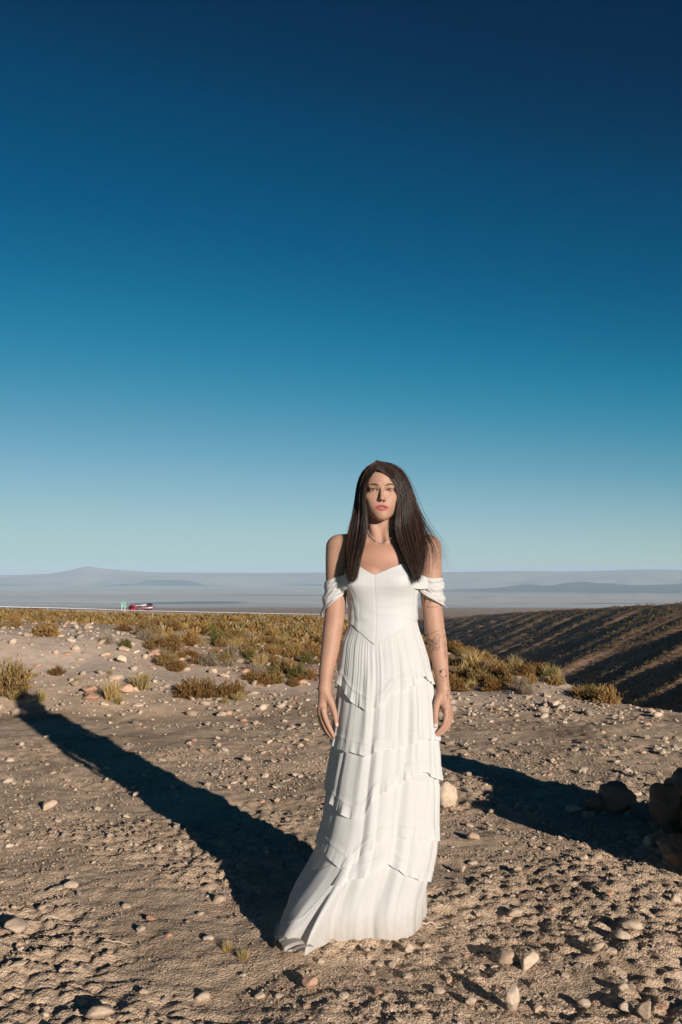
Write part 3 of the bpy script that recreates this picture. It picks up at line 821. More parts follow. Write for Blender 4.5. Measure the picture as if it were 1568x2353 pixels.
# the field of shrubs behind the bank
TAKEN = []
def free(x, y, rad):
    for (a, b, c) in TAKEN:
        if (a - x) ** 2 + (b - y) ** 2 < (0.62 * (c + rad)) ** 2: return False
    TAKEN.append((x, y, rad)); return True
rnd = random.Random(5)
nf = 0; tries = 0
while nf < 240 and tries < 60000:
    tries += 1
    y = 10.6 * (30 / 10.6) ** (rnd.random() ** 0.9); q = rnd.uniform(-0.37, 0.05); x = q * y
    if nf < 85: y = rnd.uniform(10.9, 17.5); q = rnd.uniform(-0.20, 0.0); x = q * y
    if y < 14.6 and q < -0.20: continue
    if y < 11.4 and x < -1.3: continue
    if x > x_edge(y) - 0.3: continue
    w = rnd.uniform(0.16, 0.37)
    if not free(x, y, w / 2): continue
    kind = rnd.choices(['gold', 'rust', 'olive', 'grey', 'grass'], [42, 30, 6, 16, 6])[0]
    p = Vector((x, y, gz(x, y))); s = y / FPX
    put_shrub(kind, 0, 0, w / s, w * rnd.uniform(0.5, 0.74) / s, ('broad ' if w > 0.30 else 'small ' if w < 0.22 else '') + WORD[kind] + (' grass tuft in the ' if kind == 'grass' else ' shrub in the ') + '%s of the field %s' % shrub_place(x, y),
              WORD[kind] + ' plants of the shrub field', p=p)
    nf += 1
# shrubs on the slope right of the woman, between the gravel rim and the gully
nf = 0; tries = 0
while nf < 130 and tries < 20000:
    tries += 1
    y = rnd.uniform(9.4, 15) if rnd.random() < .75 else rnd.uniform(12, 24); x = rnd.uniform(0.25, 3.3)
    rim = np.interp(x, [0.2, 1.19, 2.0, 3.15], [11.0, 10.7, 10.1, 9.3])
    if y < rim + 0.15 or x > x_edge(y) - 0.10: continue
    w = rnd.uniform(0.17, 0.36)
    if not free(x, y, w / 2): continue
    kind = rnd.choices(['gold', 'rust', 'olive', 'grey', 'grass'], [44, 30, 8, 12, 6])[0]
    p = Vector((x, y, gz(x, y))); s = y / FPX
    put_shrub(kind, 0, 0, w / s, w * rnd.uniform(0.5, 0.72) / s, ('broad ' if w > 0.29 else 'small ' if w < 0.22 else '') + WORD[kind] + (' grass tuft' if kind == 'grass' else ' shrub') + ' on the gully slope' + (' by the hand' if x / y < 0.14 else ' right of the hand' if x / y < 0.2 else ' at the right') + (' along the rim' if y < 12 else ' half way up' if y < 16 else ' far up'), WORD[kind] + ' plants of the gully slope', p=p)
    nf += 1
# shrub cover too far off to tell one from the next
def shrub_cover(x, y, w, seed, blades, pal):
    r = np.random.default_rng(seed); n = len(x); z = terrain(x, y)
    N = n * blades
    k = np.repeat(np.arange(n), blades)
    d = dome_dirs(N, r, 1.0); L = r.uniform(0.5, 1.0, N) * w[k]
    c0 = np.stack([x, y, z], 1)[k]
    base = c0 + d * (L * 0.15)[:, None] * np.array([1, 1, .3])
    tip = c0 + d * L[:, None] * np.array([.6, .6, .55]) + np.array([0, 0, 1]) * (0.08 * w[k])[:, None]
    pal = np.array(pal); c = pal[r.integers(0, len(pal), n)][k] * r.uniform(0.75, 1.25, (N, 1))
    side = np.cross(d, r.normal(size=(N, 3))); side /= np.linalg.norm(side, axis=1)[:, None] + 1e-9
    wd = (0.10 * w[k])[:, None]
    V = np.stack([base - side * wd * .5, base + side * wd * .5, tip + side * wd * .6, tip - side * wd * .4], 1).reshape(-1, 3)
    F = np.arange(N * 4).reshape(-1, 4)
    return V, F, np.repeat(c, 4, 0)
PALF = [(0.25, 0.165, 0.06), (0.29, 0.19, 0.07), (0.20, 0.12, 0.05), (0.15, 0.13, 0.045), (0.30, 0.235, 0.15), (0.24, 0.145, 0.055)]
r = np.random.default_rng(301)
yf = 13.5 * (150 / 13.5) ** r.uniform(0, 1, 11500); qf = r.uniform(-0.46, 0.1, 11500); xf = qf * yf
kp = (xf < x_edge(yf) - 0.3) & (r.uniform(0, 1, 11500) < np.where((yf < 18) & (qf < -0.19), 0, ss(12.5, 26, yf) * 0.9))
xf, yf = xf[kp], yf[kp]
V, F, Cc = shrub_cover(xf, yf, r.uniform(0.18, 0.40, len(xf)) * (0.85 + 0.003 * yf), 302, 16, PALF)
tag(obj('shrubbery', mesh_np('shrubbery', V, F, M_LEAF, smooth=False, colors=Cc)), 'mass of golden shrubs covering the far field up to the road', 'shrubbery', kind='stuff')
HB = 30000
r = np.random.default_rng(303)
yh = 140 * (950 / 140) ** r.uniform(0, 1, HB); qh = r.uniform(0.06, 0.46, HB); xh = qh * yh
zt = terrain(xh, yh); kp = zt > -60
xh, yh = xh[kp], yh[kp]
V, F, Cc = shrub_cover(xh, yh, r.uniform(0.6, 1.3, len(xh)), 304, 5, [(0.17, 0.115, 0.05), (0.20, 0.14, 0.06), (0.13, 0.09, 0.04), (0.14, 0.11, 0.05)])
tag(obj('shrubbery', mesh_np('shrubbery', V, F, M_LEAF, smooth=False, colors=Cc)), 'dark shrubs dotting the hillside across the gully', 'shrubbery', kind='stuff')
# ================================================================== the woman
Y0 = 3.81                                  # her standing axis
def W(u, v, dy=0.0):
    return np.array(at(u, v, Y0 + dy))
person = empty('person', (0.155, Y0, 0.0))
tag(person, 'woman with long dark hair in a white tiered dress standing on the gravel', 'person')
def part(name, me, parent=None):
    o = bpy.data.objects.new(name, me); COL.objects.link(o)
    o.parent = parent or person
    base = person.location if parent is None else Vector((0, 0, 0))
    o.matrix_parent_inverse = Matrix.Identity(4)
    o.location = (-base.x, -base.y, -base.z)
    return o
class Field:
    """a distance field on a rectilinear grid, meshed with surface nets"""
    def __init__(s, xs, ys, zs):
        s.a = [np.asarray(q, np.float32) for q in (xs, ys, zs)]
        s.D = np.full([len(q) for q in s.a], 1.0, np.float32)
    def box(s, lo, hi):
        sl = tuple(slice(max(0, int(np.searchsorted(a, l)) - 1), int(np.searchsorted(a, h)) + 1) for a, l, h in zip(s.a, lo, hi))
        g = np.meshgrid(*[a[q] for a, q in zip(s.a, sl)], indexing='ij', sparse=True)
        return sl, g
    def add(s, fn, lo, hi, k, op='u'):
        pad = k + 0.012
        sl, (X, Y, Z) = s.box(np.asarray(lo) - pad, np.asarray(hi) + pad)
        d = fn(X, Y, Z).astype(np.float32); c = s.D[sl]
        if op == 'u':
            h = np.clip(0.5 + 0.5 * (c - d) / k, 0, 1); s.D[sl] = c * (1 - h) + d * h - k * h * (1 - h)
        else:
            h = np.clip(0.5 - 0.5 * (c + d) / k, 0, 1); s.D[sl] = c * (1 - h) - d * h + k * h * (1 - h)
    def ell(s, c, r, k=0.02, op='u', rot=None):
        c = np.asarray(c, float); r = np.asarray(r, float); Rm = np.eye(3) if rot is None else np.array(rot)
        m = r.max() if rot is not None else r
        def fn(X, Y, Z):
            p = [X - c[0], Y - c[1], Z - c[2]]
            q = [(Rm[0, i] * p[0] + Rm[1, i] * p[1] + Rm[2, i] * p[2]) for i in range(3)] if rot is not None else p
            k0 = np.sqrt(sum((q[i] / r[i]) ** 2 for i in range(3))); k1 = np.sqrt(sum((q[i] / r[i] ** 2) ** 2 for i in range(3))) + 1e-9
            return k0 * (k0 - 1) / k1
        s.add(fn, c - m, c + m, k, op)
    def cap(s, a, b, ra, rb, k=0.02, op='u', flat=None):
        a = np.asarray(a, float); b = np.asarray(b, float); d = b - a; L2 = float(d @ d)
        def fn(X, Y, Z):
            t = np.clip(((X - a[0]) * d[0] + (Y - a[1]) * d[1] + (Z - a[2]) * d[2]) / L2, 0, 1)
            return np.sqrt((X - a[0] - t * d[0]) ** 2 + (Y - a[1] - t * d[1]) ** 2 + (Z - a[2] - t * d[2]) ** 2) - (ra + (rb - ra) * t)
        m = max(ra, rb)
        s.add(fn, np.minimum(a, b) - m, np.maximum(a, b) + m, k, op)
    def chain(s, pts, rs, k=0.012, kin=0.002):
        """one tapering limb: rounded cones joined end to end, then merged with the rest"""
        P = np.array(pts, float); R = np.array(rs, float)
        if len(P) > 3:
            n = (len(P) - 1) * 3 + 1; u = np.linspace(0, len(P) - 1, n); i = np.clip(u.astype(int), 0, len(P) - 2); f = (u - i)[:, None]
            Pm = np.vstack([2 * P[0] - P[1], P, 2 * P[-1] - P[-2]]); a0, a1, a2, a3 = Pm[i], Pm[i + 1], Pm[i + 2], Pm[i + 3]
            P2 = 0.5 * (2 * a1 + (a2 - a0) * f + (2 * a0 - 5 * a1 + 4 * a2 - a3) * f ** 2 + (3 * a1 - a0 - 3 * a2 + a3) * f ** 3)
            R2 = np.interp(u, np.arange(len(R)), R); R2[1:-1] = R2[1:-1] * .5 + (R2[:-2] + R2[2:]) * .25
            P, R = P2, R2
        def fn(X, Y, Z):
            out = None
            for a, b, ra, rb in zip(P[:-1], P[1:], R[:-1], R[1:]):
                d = b - a; L2 = float(d @ d)
                t = np.clip(((X - a[0]) * d[0] + (Y - a[1]) * d[1] + (Z - a[2]) * d[2]) / L2, 0, 1)
                q = np.sqrt((X - a[0] - t * d[0]) ** 2 + (Y - a[1] - t * d[1]) ** 2 + (Z - a[2] - t * d[2]) ** 2) - (ra + (rb - ra) * t)
                out = q if out is None else np.minimum(out, q)
            return out
        m = R.max()
        s.add(fn, P.min(0) - m, P.max(0) + m, k)
    def mesh(s):
        D = s.D; neg = D < 0
        nx, ny, nz = D.shape
        cnt = np.zeros((nx - 1, ny - 1, nz - 1), np.uint8)
        for i in (0, 1):
            for j in (0, 1):
                for k in (0, 1):
                    cnt += neg[i:nx - 1 + i, j:ny - 1 + j, k:nz - 1 + k]
        act = (cnt > 0) & (cnt < 8)
        I, J, K = np.nonzero(act)
        vid = np.full(act.shape, -1, np.int32); vid[I, J, K] = np.arange(len(I))
        acc = np.zeros((len(I), 3)); num = np.zeros(len(I))
        X, Y, Z = s.a
        cor = [(i, j, k) for i in (0, 1) for j in (0, 1) for k in (0, 1)]
        for c0 in cor:
            for ax in range(3):
                if c0[ax]: continue
                c1 = list(c0); c1[ax] = 1
                d0 = D[I + c0[0], J + c0[1], K + c0[2]]; d1 = D[I + c1[0], J + c1[1], K + c1[2]]
                m = (d0 < 0) != (d1 < 0)
                t = np.where(m, d0 / np.where(m, d0 - d1, 1), 0)
                p0 = np.stack([X[I + c0[0]], Y[J + c0[1]], Z[K + c0[2]]], 1); p1 = np.stack([X[I + c1[0]], Y[J + c1[1]], Z[K + c1[2]]], 1)
                acc += np.where(m[:, None], p0 + (p1 - p0) * t[:, None], 0); num += m
        V = acc / num[:, None]
        Q = []
        for ax in range(3):
            o = [(0, 0, 0)] * 4
            b, c = (ax + 1) % 3, (ax + 2) % 3
            sl0 = [slice(1, -1)] * 3; sl0[ax] = slice(0, -1); sl1 = list(sl0); sl1[ax] = slice(1, None)
            n0 = neg[tuple(sl0)]; n1 = neg[tuple(sl1)]
            e = np.nonzero(n0 != n1); e = [q.copy() for q in e]; e[b] += 1; e[c] += 1
            sgn = neg[e[0], e[1], e[2]]
            def cell(db, dc):
                q = [e[0].copy(), e[1].copy(), e[2].copy()]; q[b] = q[b] - db; q[c] = q[c] - dc
                return vid[q[0], q[1], q[2]]
            f = np.stack([cell(1, 1), cell(0, 1), cell(0, 0), cell(1, 0)], 1)
            f[~sgn] = f[~sgn][:, ::-1]
            Q.append(f)
        Q = np.concatenate(Q); Q = Q[(Q >= 0).all(1)]
        return V, Q
def axis(*segs):
    """segs: (start, end, step) in order, joined"""
    out = []
    for a, b, st in segs:
        n = max(1, int(round((b - a) / st))); out.append(a + (b - a) * np.arange(n) / n)
    return np.concatenate(out + [[segs[-1][1]]])
F_ = Field(axis((-0.12, 0.07, 0.0033), (0.07, 0.236, 0.0016), (0.236, 0.46, 0.0033)),
           axis((3.62, 3.678, 0.0030), (3.678, 3.79, 0.0016), (3.79, 3.985, 0.005)),
           axis((-0.01, 0.64, 0.012), (0.64, 0.83, 0.0026), (0.83, 1.47, 0.0056), (1.47, 1.73, 0.0016)))
HX, HY, HZ = 0.1525, 3.792, 1.600            # head origin, on the eye line
TC = 0.163                                   # middle of the torso
# ---- torso, pelvis and legs
F_.ell((TC, 3.82, 1.28), (0.128, 0.085, 0.15), 0.03)
F_.ell((TC, 3.80, 1.345), (0.135, 0.072, 0.060), 0.05)
F_.ell((TC - 0.055, 3.765, 1.255), (0.056, 0.052, 0.058), 0.018)
F_.ell((TC + 0.060, 3.765, 1.255), (0.056, 0.052, 0.058), 0.018)
F_.ell((TC, 3.82, 1.13), (0.112, 0.078, 0.12), 0.04)
F_.ell((TC, 3.83, 0.98), (0.150, 0.100, 0.11), 0.05)
for sx_ in (-1, 1):
    hip = np.array([TC + sx_ * 0.075, 3.83, 0.93]); kn = np.array([TC - 0.03 + sx_ * 0.07, 3.82, 0.48]); an = np.array([TC - 0.05 + sx_ * 0.065, 3.85, 0.08])
    F_.chain([hip, kn, an], [0.078, 0.05, 0.035], 0.03)
    F_.cap(an + [0, 0.02, -0.03], an + [0, -0.14, -0.055], 0.034, 0.022, 0.02)
# ---- shoulders, collar bones, neck
F_.cap((TC - 0.05, 3.83, 1.432), (0.010, 3.825, 1.395), 0.034, 0.038, 0.05)
F_.cap((TC + 0.05, 3.83, 1.432), (0.322, 3.825, 1.395), 0.034, 0.038, 0.05)
F_.cap((HX + 0.004, 3.828, 1.40), (HX, 3.815, 1.53), 0.050, 0.047, 0.035)
for sx_ in (-1, 1):
    F_.cap((HX + sx_ * 0.018, 3.764, 1.408), (TC + sx_ * 0.135, 3.795, 1.420), 0.0085, 0.010, 0.014)
    F_.cap((HX + sx_ * 0.016, 3.768, 1.412), (HX + sx_ * 0.050, 3.80, 1.53), 0.008, 0.012, 0.02)
F_.ell((HX, 3.754, 1.415), (0.010, 0.010, 0.012), 0.014, 's')
# ---- arms
def Wl(lst): return [W(u, v, dy) for u, v, dy, r in lst], [l[3] for l in lst]
LA = [(778, 1258, .015, .048), (775, 1287, .012, .0445), (773.5, 1330, .010, .0405), (773.0, 1369, .008, .039), (769.5, 1415, .004, .0385), (766, 1440, 0, .0385), (761, 1479, -.010, .0365), (753, 1526, -.026, .030), (748, 1561, -.038, .0245), (746.6, 1582, -.045, .0225)]
RA = [(986, 1258, .015, .047), (990, 1311, .012, .042), (990.5, 1369, .008, .039), (995.8, 1416, .004, .0385), (999.3, 1444, 0, .0385), (1005.6, 1479, -.010, .0365), (1012, 1526, -.026, .030), (1016.6, 1561, -.038, .0255), (1019.4, 1584, -.045, .0232)]
for A in (LA, RA):
    p, r = Wl(A); F_.chain(p, r, 0.020)
# ---- hands: palm and five fingers each
def hand(palm, fingers, thumb):
    p, r = Wl(palm); F_.chain(p, r, 0.012)
    for f in fingers:
        p, r = Wl(f); F_.chain(p, r, 0.0035)
    p, r = Wl(thumb); F_.chain(p, r, 0.007)
hand([(746.6, 1582, -.045, .0225), (745, 1602, -.048, .0215), (741, 1626, -.050, .019), (739, 1638, -.046, .0165)],
     [[(744, 1630, -.064, .0125), (747.5, 1648, -.070, .0098), (756, 1669, -.070, .0088), (763, 1683, -.068, .0078), (768.3, 1694, -.066, .0056)],
      [(740, 1634, -.052, .0122), (741.5, 1652, -.055, .0097), (751, 1676, -.056, .0088), (760, 1690, -.056, .0077), (766, 1699.5, -.055, .0055)],
      [(736.5, 1633, -.038, .0115), (737, 1650, -.040, .0092), (744, 1672, -.041, .0084), (752.5, 1685, -.042, .0074), (758, 1692, -.042, .0054)],
      [(734.5, 1628, -.026, .0105), (734.5, 1643, -.027, .0083), (738.5, 1660, -.028, .0076), (744.5, 1671, -.029, .0066), (748.5, 1677, -.030, .005)]],
     [(752, 1596, -.055, .0165), (762, 1617, -.066, .0135), (768.5, 1636, -.074, .0105), (772, 1653, -.078, .0096), (774.5, 1667, -.080, .0068)])
hand([(1019.4, 1584, -.045, .0232), (1021, 1604, -.048, .0225), (1026, 1628, -.050, .0195), (1029, 1640, -.046, .0165)],
     [[(1026, 1634, -.064, .0122), (1025, 1652, -.070, .0098), (1020, 1668, -.072, .009), (1010, 1680, -.074, .008), (1001, 1689, -.076, .0055)],
      [(1030, 1637, -.052, .0122), (1030, 1656, -.054, .0098), (1024, 1674, -.056, .009), (1013, 1685, -.058, .0078), (1003, 1692, -.060, .0055)],
      [(1033, 1637, -.038, .0115), (1034, 1655, -.040, .0094), (1027, 1672, -.041, .0086), (1014, 1679, -.043, .0074), (1004, 1681, -.045, .0054)],
      [(1035.5, 1632, -.026, .0105), (1037, 1648, -.027, .0084), (1030, 1663, -.028, .0077), (1018, 1669, -.030, .0066), (1008, 1671, -.031, .005)]],
     [(1012, 1598, -.055, .0165), (1004, 1618, -.066, .0132), (1001.8, 1637, -.074, .0106), (1001.2, 1654, -.078, .0098), (1000.8, 1669, -.080, .0068)])
# ---- head
def H(x, y, z): return np.array([HX + x, HY + y, HZ + z])
F_.ell(H(0, 0.020, 0.033), (0.071, 0.090, 0.076), 0.02)
F_.ell(H(0, -0.022, 0.034), (0.063, 0.062, 0.058), 0.02)
F_.ell(H(0, -0.026, -0.030), (0.0545, 0.056, 0.072), 0.022)
F_.cap(H(-0.0445, 0.000, -0.056), H(-0.010, -0.060, -0.0930), 0.014, 0.0125, 0.024)
F_.cap(H(0.0445, 0.000, -0.056), H(0.010, -0.060, -0.0930), 0.014, 0.0125, 0.024)
F_.ell(H(0, -0.068, -0.0915), (0.0165, 0.0155, 0.0160), 0.022)
for sx_ in (-1, 1):
    F_.ell(H(sx_ * 0.041, -0.050, -0.026), (0.022, 0.023, 0.017), 0.022)           # cheekbone
    F_.ell(H(sx_ * 0.026, -0.061, -0.050), (0.021, 0.018, 0.022), 0.02)
    F_.ell(H(sx_ * 0.0315, -0.0905, -0.001), (0.0170, 0.0140, 0.0100), 0.012, 's')  # socket
    F_.cap(H(sx_ * 0.010, -0.0785, 0.0155), H(sx_ * 0.044, -0.0655, 0.0165), 0.0062, 0.006, 0.012)
F_.cap(H(0, -0.0800, 0.010), H(0, -0.1010, -0.031), 0.0058, 0.0072, 0.008)          # nose
F_.ell(H(0, -0.1010, -0.0345), (0.0078, 0.0085, 0.0074), 0.008)
for sx_ in (-1, 1):
    F_.ell(H(sx_ * 0.0102, -0.0870, -0.0375), (0.0062, 0.0090, 0.0064), 0.006)
    F_.ell(H(sx_ * 0.0062, -0.0935, -0.0445), (0.0032, 0.0050, 0.0034), 0.003, 's')
EYE = [H(-0.0315, -0.0655, 0.0005), H(0.0315, -0.0655, 0.0005)]
for sx_, e in zip((-1, 1), EYE):
    F_.ell(e, (0.0155, 0.0132, 0.0128), 0.005)
    def slit(X, Y, Z, e=e, sx_=sx_):
        xr = (X - e[0]) / 0.0142 * sx_
        mid = e[2] - 0.0006 + 0.0010 * xr + 0.0006 * (1 - xr ** 2)
        hh = 0.0024 * np.clip(1 - xr ** 2, -1, 1)
        return np.maximum(np.maximum(np.abs(Z - mid) - hh, Y - (e[1] - 0.004)), np.abs(X - e[0]) - 0.0145)
    F_.add(slit, e - [0.016, 0.02, 0.006], e + [0.016, 0.0, 0.006], 0.0012, 's')
F_.ell(H(0, -0.044, -0.072), (0.041, 0.032, 0.030), 0.026)
MDZ = -0.0032
# mouth: the mass behind the lips, two lips, a narrow parting
F_.ell(H(0.001, -0.068, -0.064), (0.026, 0.0135, 0.020), 0.018)
UL = [(-0.0235, -0.0695, -0.0622), (-0.013, -0.0795, -0.0585), (-0.004, -0.0830, -0.0566), (0.001, -0.0828, -0.0573), (0.006, -0.0830, -0.0566), (0.015, -0.0795, -0.0585), (0.0252, -0.0695, -0.0622)]
LL = [(-0.0235, -0.0695, -0.0630), (-0.013, -0.0785, -0.0686), (0.001, -0.0818, -0.0706), (0.015, -0.0785, -0.0686), (0.0252, -0.0695, -0.0630)]
F_.chain([H(p[0], p[1], p[2] + MDZ) for p in UL], [0.0022, 0.0038, 0.0043, 0.0040, 0.0043, 0.0038, 0.0022], 0.004)
F_.chain([H(p[0], p[1], p[2] + MDZ) for p in LL], [0.0022, 0.0046, 0.0055, 0.0046, 0.0022], 0.004)
F_.ell(H(0.002, -0.082, -0.0632 + MDZ), (0.0145, 0.0120, 0.0024), 0.0015, 's')
for sx_ in (-1, 1):
    F_.ell(H(sx_ * 0.072, 0.008, -0.012), (0.009, 0.017, 0.029), 0.006)
BV, BF = F_.mesh()
del F_
def head_local(V): return V - np.array([HX, HY, HZ])
def paint(V):
    L = head_local(V); x, y, z = L.T
    n = len(V)
    base = np.array([0.368, 0.206, 0.141])
    C = np.tile(base, (n, 1)) * (1 + 0.07 * noise3(V * 28, 3) + 0.05 * noise3(V * 160, 4))[:, None]
    def mixin(w, col):
        nonlocal C
        w = np.clip(w, 0, 1)[:, None]; C = C * (1 - w) + np.array(col) * w
    # freckles and redness on chest and arms
    fr = noise3(V * 520, 8); mixin((fr > 0.70) * 0.20 * (z < -0.15), (0.26, 0.12, 0.07))
    mixin(0.35 * np.exp(-((z + 0.25) / 0.07) ** 2) * (np.abs(x - 0.01) < 0.1), (0.42, 0.185, 0.12))
    hd = (z > -0.125) & (y < -0.02)
    mixin(0.16 * np.exp(-(((np.abs(x) - 0.043) / 0.016) ** 2 + ((z + 0.030) / 0.013) ** 2)) * hd, (0.46, 0.18, 0.12))
    mixin(0.30 * np.exp(-((x / 0.012) ** 2 + ((z + 0.036) / 0.010) ** 2)) * hd, (0.46, 0.185, 0.13))
    # lips
    mid = -0.0630 + MDZ
    lw = (1 - ((x - 0.001) / 0.0262) ** 2)
    cup = 0.0020 * np.exp(-((x - 0.001) / 0.0035) ** 2)
    up = (z < mid + 0.0106 * np.clip(lw, 0, 1) ** 0.75 - cup + 0.0004); lo = (z > mid - 0.0146 * np.clip(lw, 0, 1) ** 0.8)
    lips = ((lw > 0) & up & lo & (y < -0.064)).astype(float)
    mixin(lips * 0.95, (0.31, 0.055, 0.050))
    mixin(((np.abs(x - 0.002) < 0.0165) & (np.abs(z - mid) < 0.0032) & (y > -0.0785) & (y < -0.05)).astype(float), (0.06, 0.012, 0.010))
    for s_, e in zip((-1, 1), EYE):
        ex, ez = e[0] - HX, e[2] - HZ
        xr = (x - ex) / 0.0150 * s_
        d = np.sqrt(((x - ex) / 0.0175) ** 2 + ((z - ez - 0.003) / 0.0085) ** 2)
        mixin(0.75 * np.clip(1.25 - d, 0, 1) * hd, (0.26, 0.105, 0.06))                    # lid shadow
        lid = ez - 0.0006 + 0.0010 * xr + 0.0006 * (1 - xr ** 2)
        open_ = 0.0024 * np.clip(1 - (xr * 15 / 14.2) ** 2, 0, 1)
        dl = np.abs(z - (lid + open_ + 0.0006)); mixin((np.abs(xr) < 1.08) * (dl < 0.0025) * 0.95 * hd, (0.020, 0.010, 0.008))
        dl = np.abs(z - (lid - open_ - 0.0004)); mixin((np.abs(xr) < 1.0) * (dl < 0.0014) * 0.75 * hd, (0.06, 0.03, 0.02))
        # brow
        bx = (np.abs(x) - 0.0105) / 0.037
        bz = 0.0150 + 0.0078 * np.sin(np.clip(bx, 0, 1) * 2.25) - 0.0030 * bx
        bw = 0.0060 * np.clip(bx / 0.30, 0.50, 1) * (1 - 0.6 * np.clip(bx, 0, 1))
        br = (np.sign(x) == s_) & (bx > 0) & (bx < 1.02)
        mixin(br * np.clip((bw - np.abs(z - bz)) / 0.0013, 0, 1) * 0.95 * hd, (0.030, 0.016, 0.011))
    mixin((np.sqrt(((np.abs(x) - 0.0062) / 0.0034) ** 2 + ((z + 0.0445) / 0.003) ** 2) < 1) * 0.85 * (y < -0.083), (0.09, 0.03, 0.022))
    # nails
    for tp in NAILS:
        d = np.linalg.norm(V - tp, axis=1); mixin((d < 0.0068) * 0.9, (0.60, 0.42, 0.37))
    return C
NAILS = [W(774.3, 1665.5, -.087), W(1000.8, 1667, -.087)]
t = NT('skin')
c = t.attr()
bs = t.bsdf(c, 0.55, 0.28)
bs.inputs['Subsurface Weight'].default_value = 0.12
bs.inputs['Subsurface Radius'].default_value = (0.010, 0.0035, 0.0018)
bs.inputs['Subsurface Scale'].default_value = 1.0
nz = t.noise(420, 3, 0.6, t.pos()); t.bump(bs, nz.outputs[0], 0.10, 0.002)
M_SKIN = t.m
body = part('body', mesh_np('body', BV, BF, M_SKIN, colors=paint(BV)))
print('body faces', len(BF))
BVH = BVHTree.FromPolygons([tuple(p) for p in BV.tolist()], BF.tolist())
CAM_P = Vector((0, 0, CAM_H))
def on_skin(u, v, off=0.0006, n0=None):
    d = ray(u, v).normalized()
    h, nrm, _, _ = BVH.ray_cast(CAM_P, d)
    if h is None: return None
    if nrm.dot(d) > 0: nrm = -nrm
    return np.array(h + nrm * off), np.array(nrm)

# ---- eyes, teeth
def ball(center, r, colfn, sub=3):
    v, f = ICO[sub]
    return np.asarray(center) + v * r, f, colfn(v)
t = NT('eye'); bs = t.bsdf(t.attr(), 0.12, 0.6); M_EYE = t.m
for e in EYE:
    def ec(v):
        a = np.degrees(np.arccos(np.clip(-v[:, 1], -1, 1)))
        c = np.tile(np.array([0.45, 0.40, 0.37]), (len(v), 1)); c[a < 29] = (0.085, 0.042, 0.020); c[a < 13] = (0.004, 0.004, 0.004)
        return c
    v, f, c = ball(e + [0, 0.001, 0.0002], 0.0124, ec, 4)
    part('eye', mesh_np('eye', v, f, M_EYE, colors=c))
M_TOOTH = plain('tooth', (0.74, 0.69, 0.62), 0.25, 0.5)
def teeth():
    V, F = [], []
    for i in range(6):
        x = 0.002 + (i - 2.5) * 0.0047; y = -0.0772 + 0.10 * (x - 0.002) ** 2 * 60; w = 0.00225
        b = len(V)
        for dz in (-0.0668 + MDZ, -0.0600 + MDZ):
            for dx, dy in ((-w, .0012), (-w * .5, 0), (w * .5, 0), (w, .0012)):
                V.append(H(x + dx, y + dy, dz))
        for q in range(3): F.append([b + q, b + q + 1, b + q + 5, b + q + 4])
    return mesh_np('teeth', np.array(V), np.array(F), M_TOOTH)
part('teeth', teeth())

# ---- hair
t = NT('dark_hair')
bs = t.bsdf(t.attr(), 0.34, 0.4); M_HAIR = t.m
bs.inputs['Sheen Weight'].default_value = 0.05
CR, CRR = np.array([HX, HY + 0.020, HZ + 0.033]), np.array([0.0775, 0.097, 0.0815])
def outside_head(P):
    fc, fr = np.array([HX, HY - 0.022, HZ + 0.034]), np.array([0.0675, 0.067, 0.063])
    q = (P - fc) / fr; k = np.linalg.norm(q, axis=1); m = (k < 1) & (P[:, 2] > HZ + 0.0)
    P = P.copy(); P[m] = fc + (q[m] / k[m][:, None]) * fr
    q = (P - CR) / CRR; k = np.linalg.norm(q, axis=1)
    m = (k < 1) & (P[:, 2] > HZ - 0.045)
    P = P.copy(); P[m] = CR + (q[m] / k[m][:, None]) * CRR
    return P
def resample(p, n):
    p = np.array(p, float); d = np.r_[0, np.cumsum(np.linalg.norm(np.diff(p, axis=0), axis=1))]; s = np.linspace(0, d[-1], n)
    out = np.stack([np.interp(s, d, p[:, k]) for k in range(3)], 1)
    for _ in range(2):
        out[1:-1] = out[1:-1] * 0.5 + (out[:-2] + out[2:]) * 0.25
    return out
NP = 17
def cut(p, f):
    x = np.linspace(0, 1, len(p)); y = np.linspace(0, f, len(p))
    return np.stack([np.interp(y, x, p[:, k]) for k in range(3)], 1)
def guide(l): return resample([W(u, v, dy - (Y0 - HY)) for u, v, dy in l], NP)
L_IN = guide([(866, 1078, -.083), (853, 1084, -.080), (844, 1097, -.073), (837, 1115, -.066), (836, 1135, -.062), (839, 1160, -.060), (844, 1190, -.055), (846, 1212, -.052), (842, 1236, -.058), (836, 1259, -.075), (829, 1282, -.088), (823, 1306, -.100), (824, 1336, -.110)])
L_MID = guide([(866, 1062, -.035), (856, 1061.0, -.038), (845, 1065, -.040), (835, 1077, -.040), (828, 1094, -.038), (826.5, 1112, -.036), (828, 1140, -.034), (828, 1170, -.030), (826, 1200, -.026), (822, 1226, -.034), (816, 1255, -.060), (810, 1285, -.084), (806, 1315, -.100), (808, 1343, -.108)])
L_OUT = guide([(866, 1060.5, .030), (856, 1058.8, .026), (844, 1062, .020), (834, 1071, .014), (827, 1083, .008), (822.5, 1100, .005), (820.5, 1123, .005), (819, 1154, .005), (815, 1182, .004), (809, 1205, -.004), (801, 1226, -.024), (796, 1252, -.050), (793, 1287, -.072), (790, 1316, -.088), (797, 1343, -.098)])
R_IN = guide([(866, 1078, -.083), (884, 1081, -.081), (899, 1092, -.074), (912, 1111, -.064), (917, 1135, -.058), (918, 1163, -.054), (912, 1184, -.050), (904, 1206, -.048), (904, 1226, -.054), (912, 1244, -.066), (921, 1268, -.084), (931, 1290, -.096), (943, 1314, -.104), (951, 1349, -.110)])
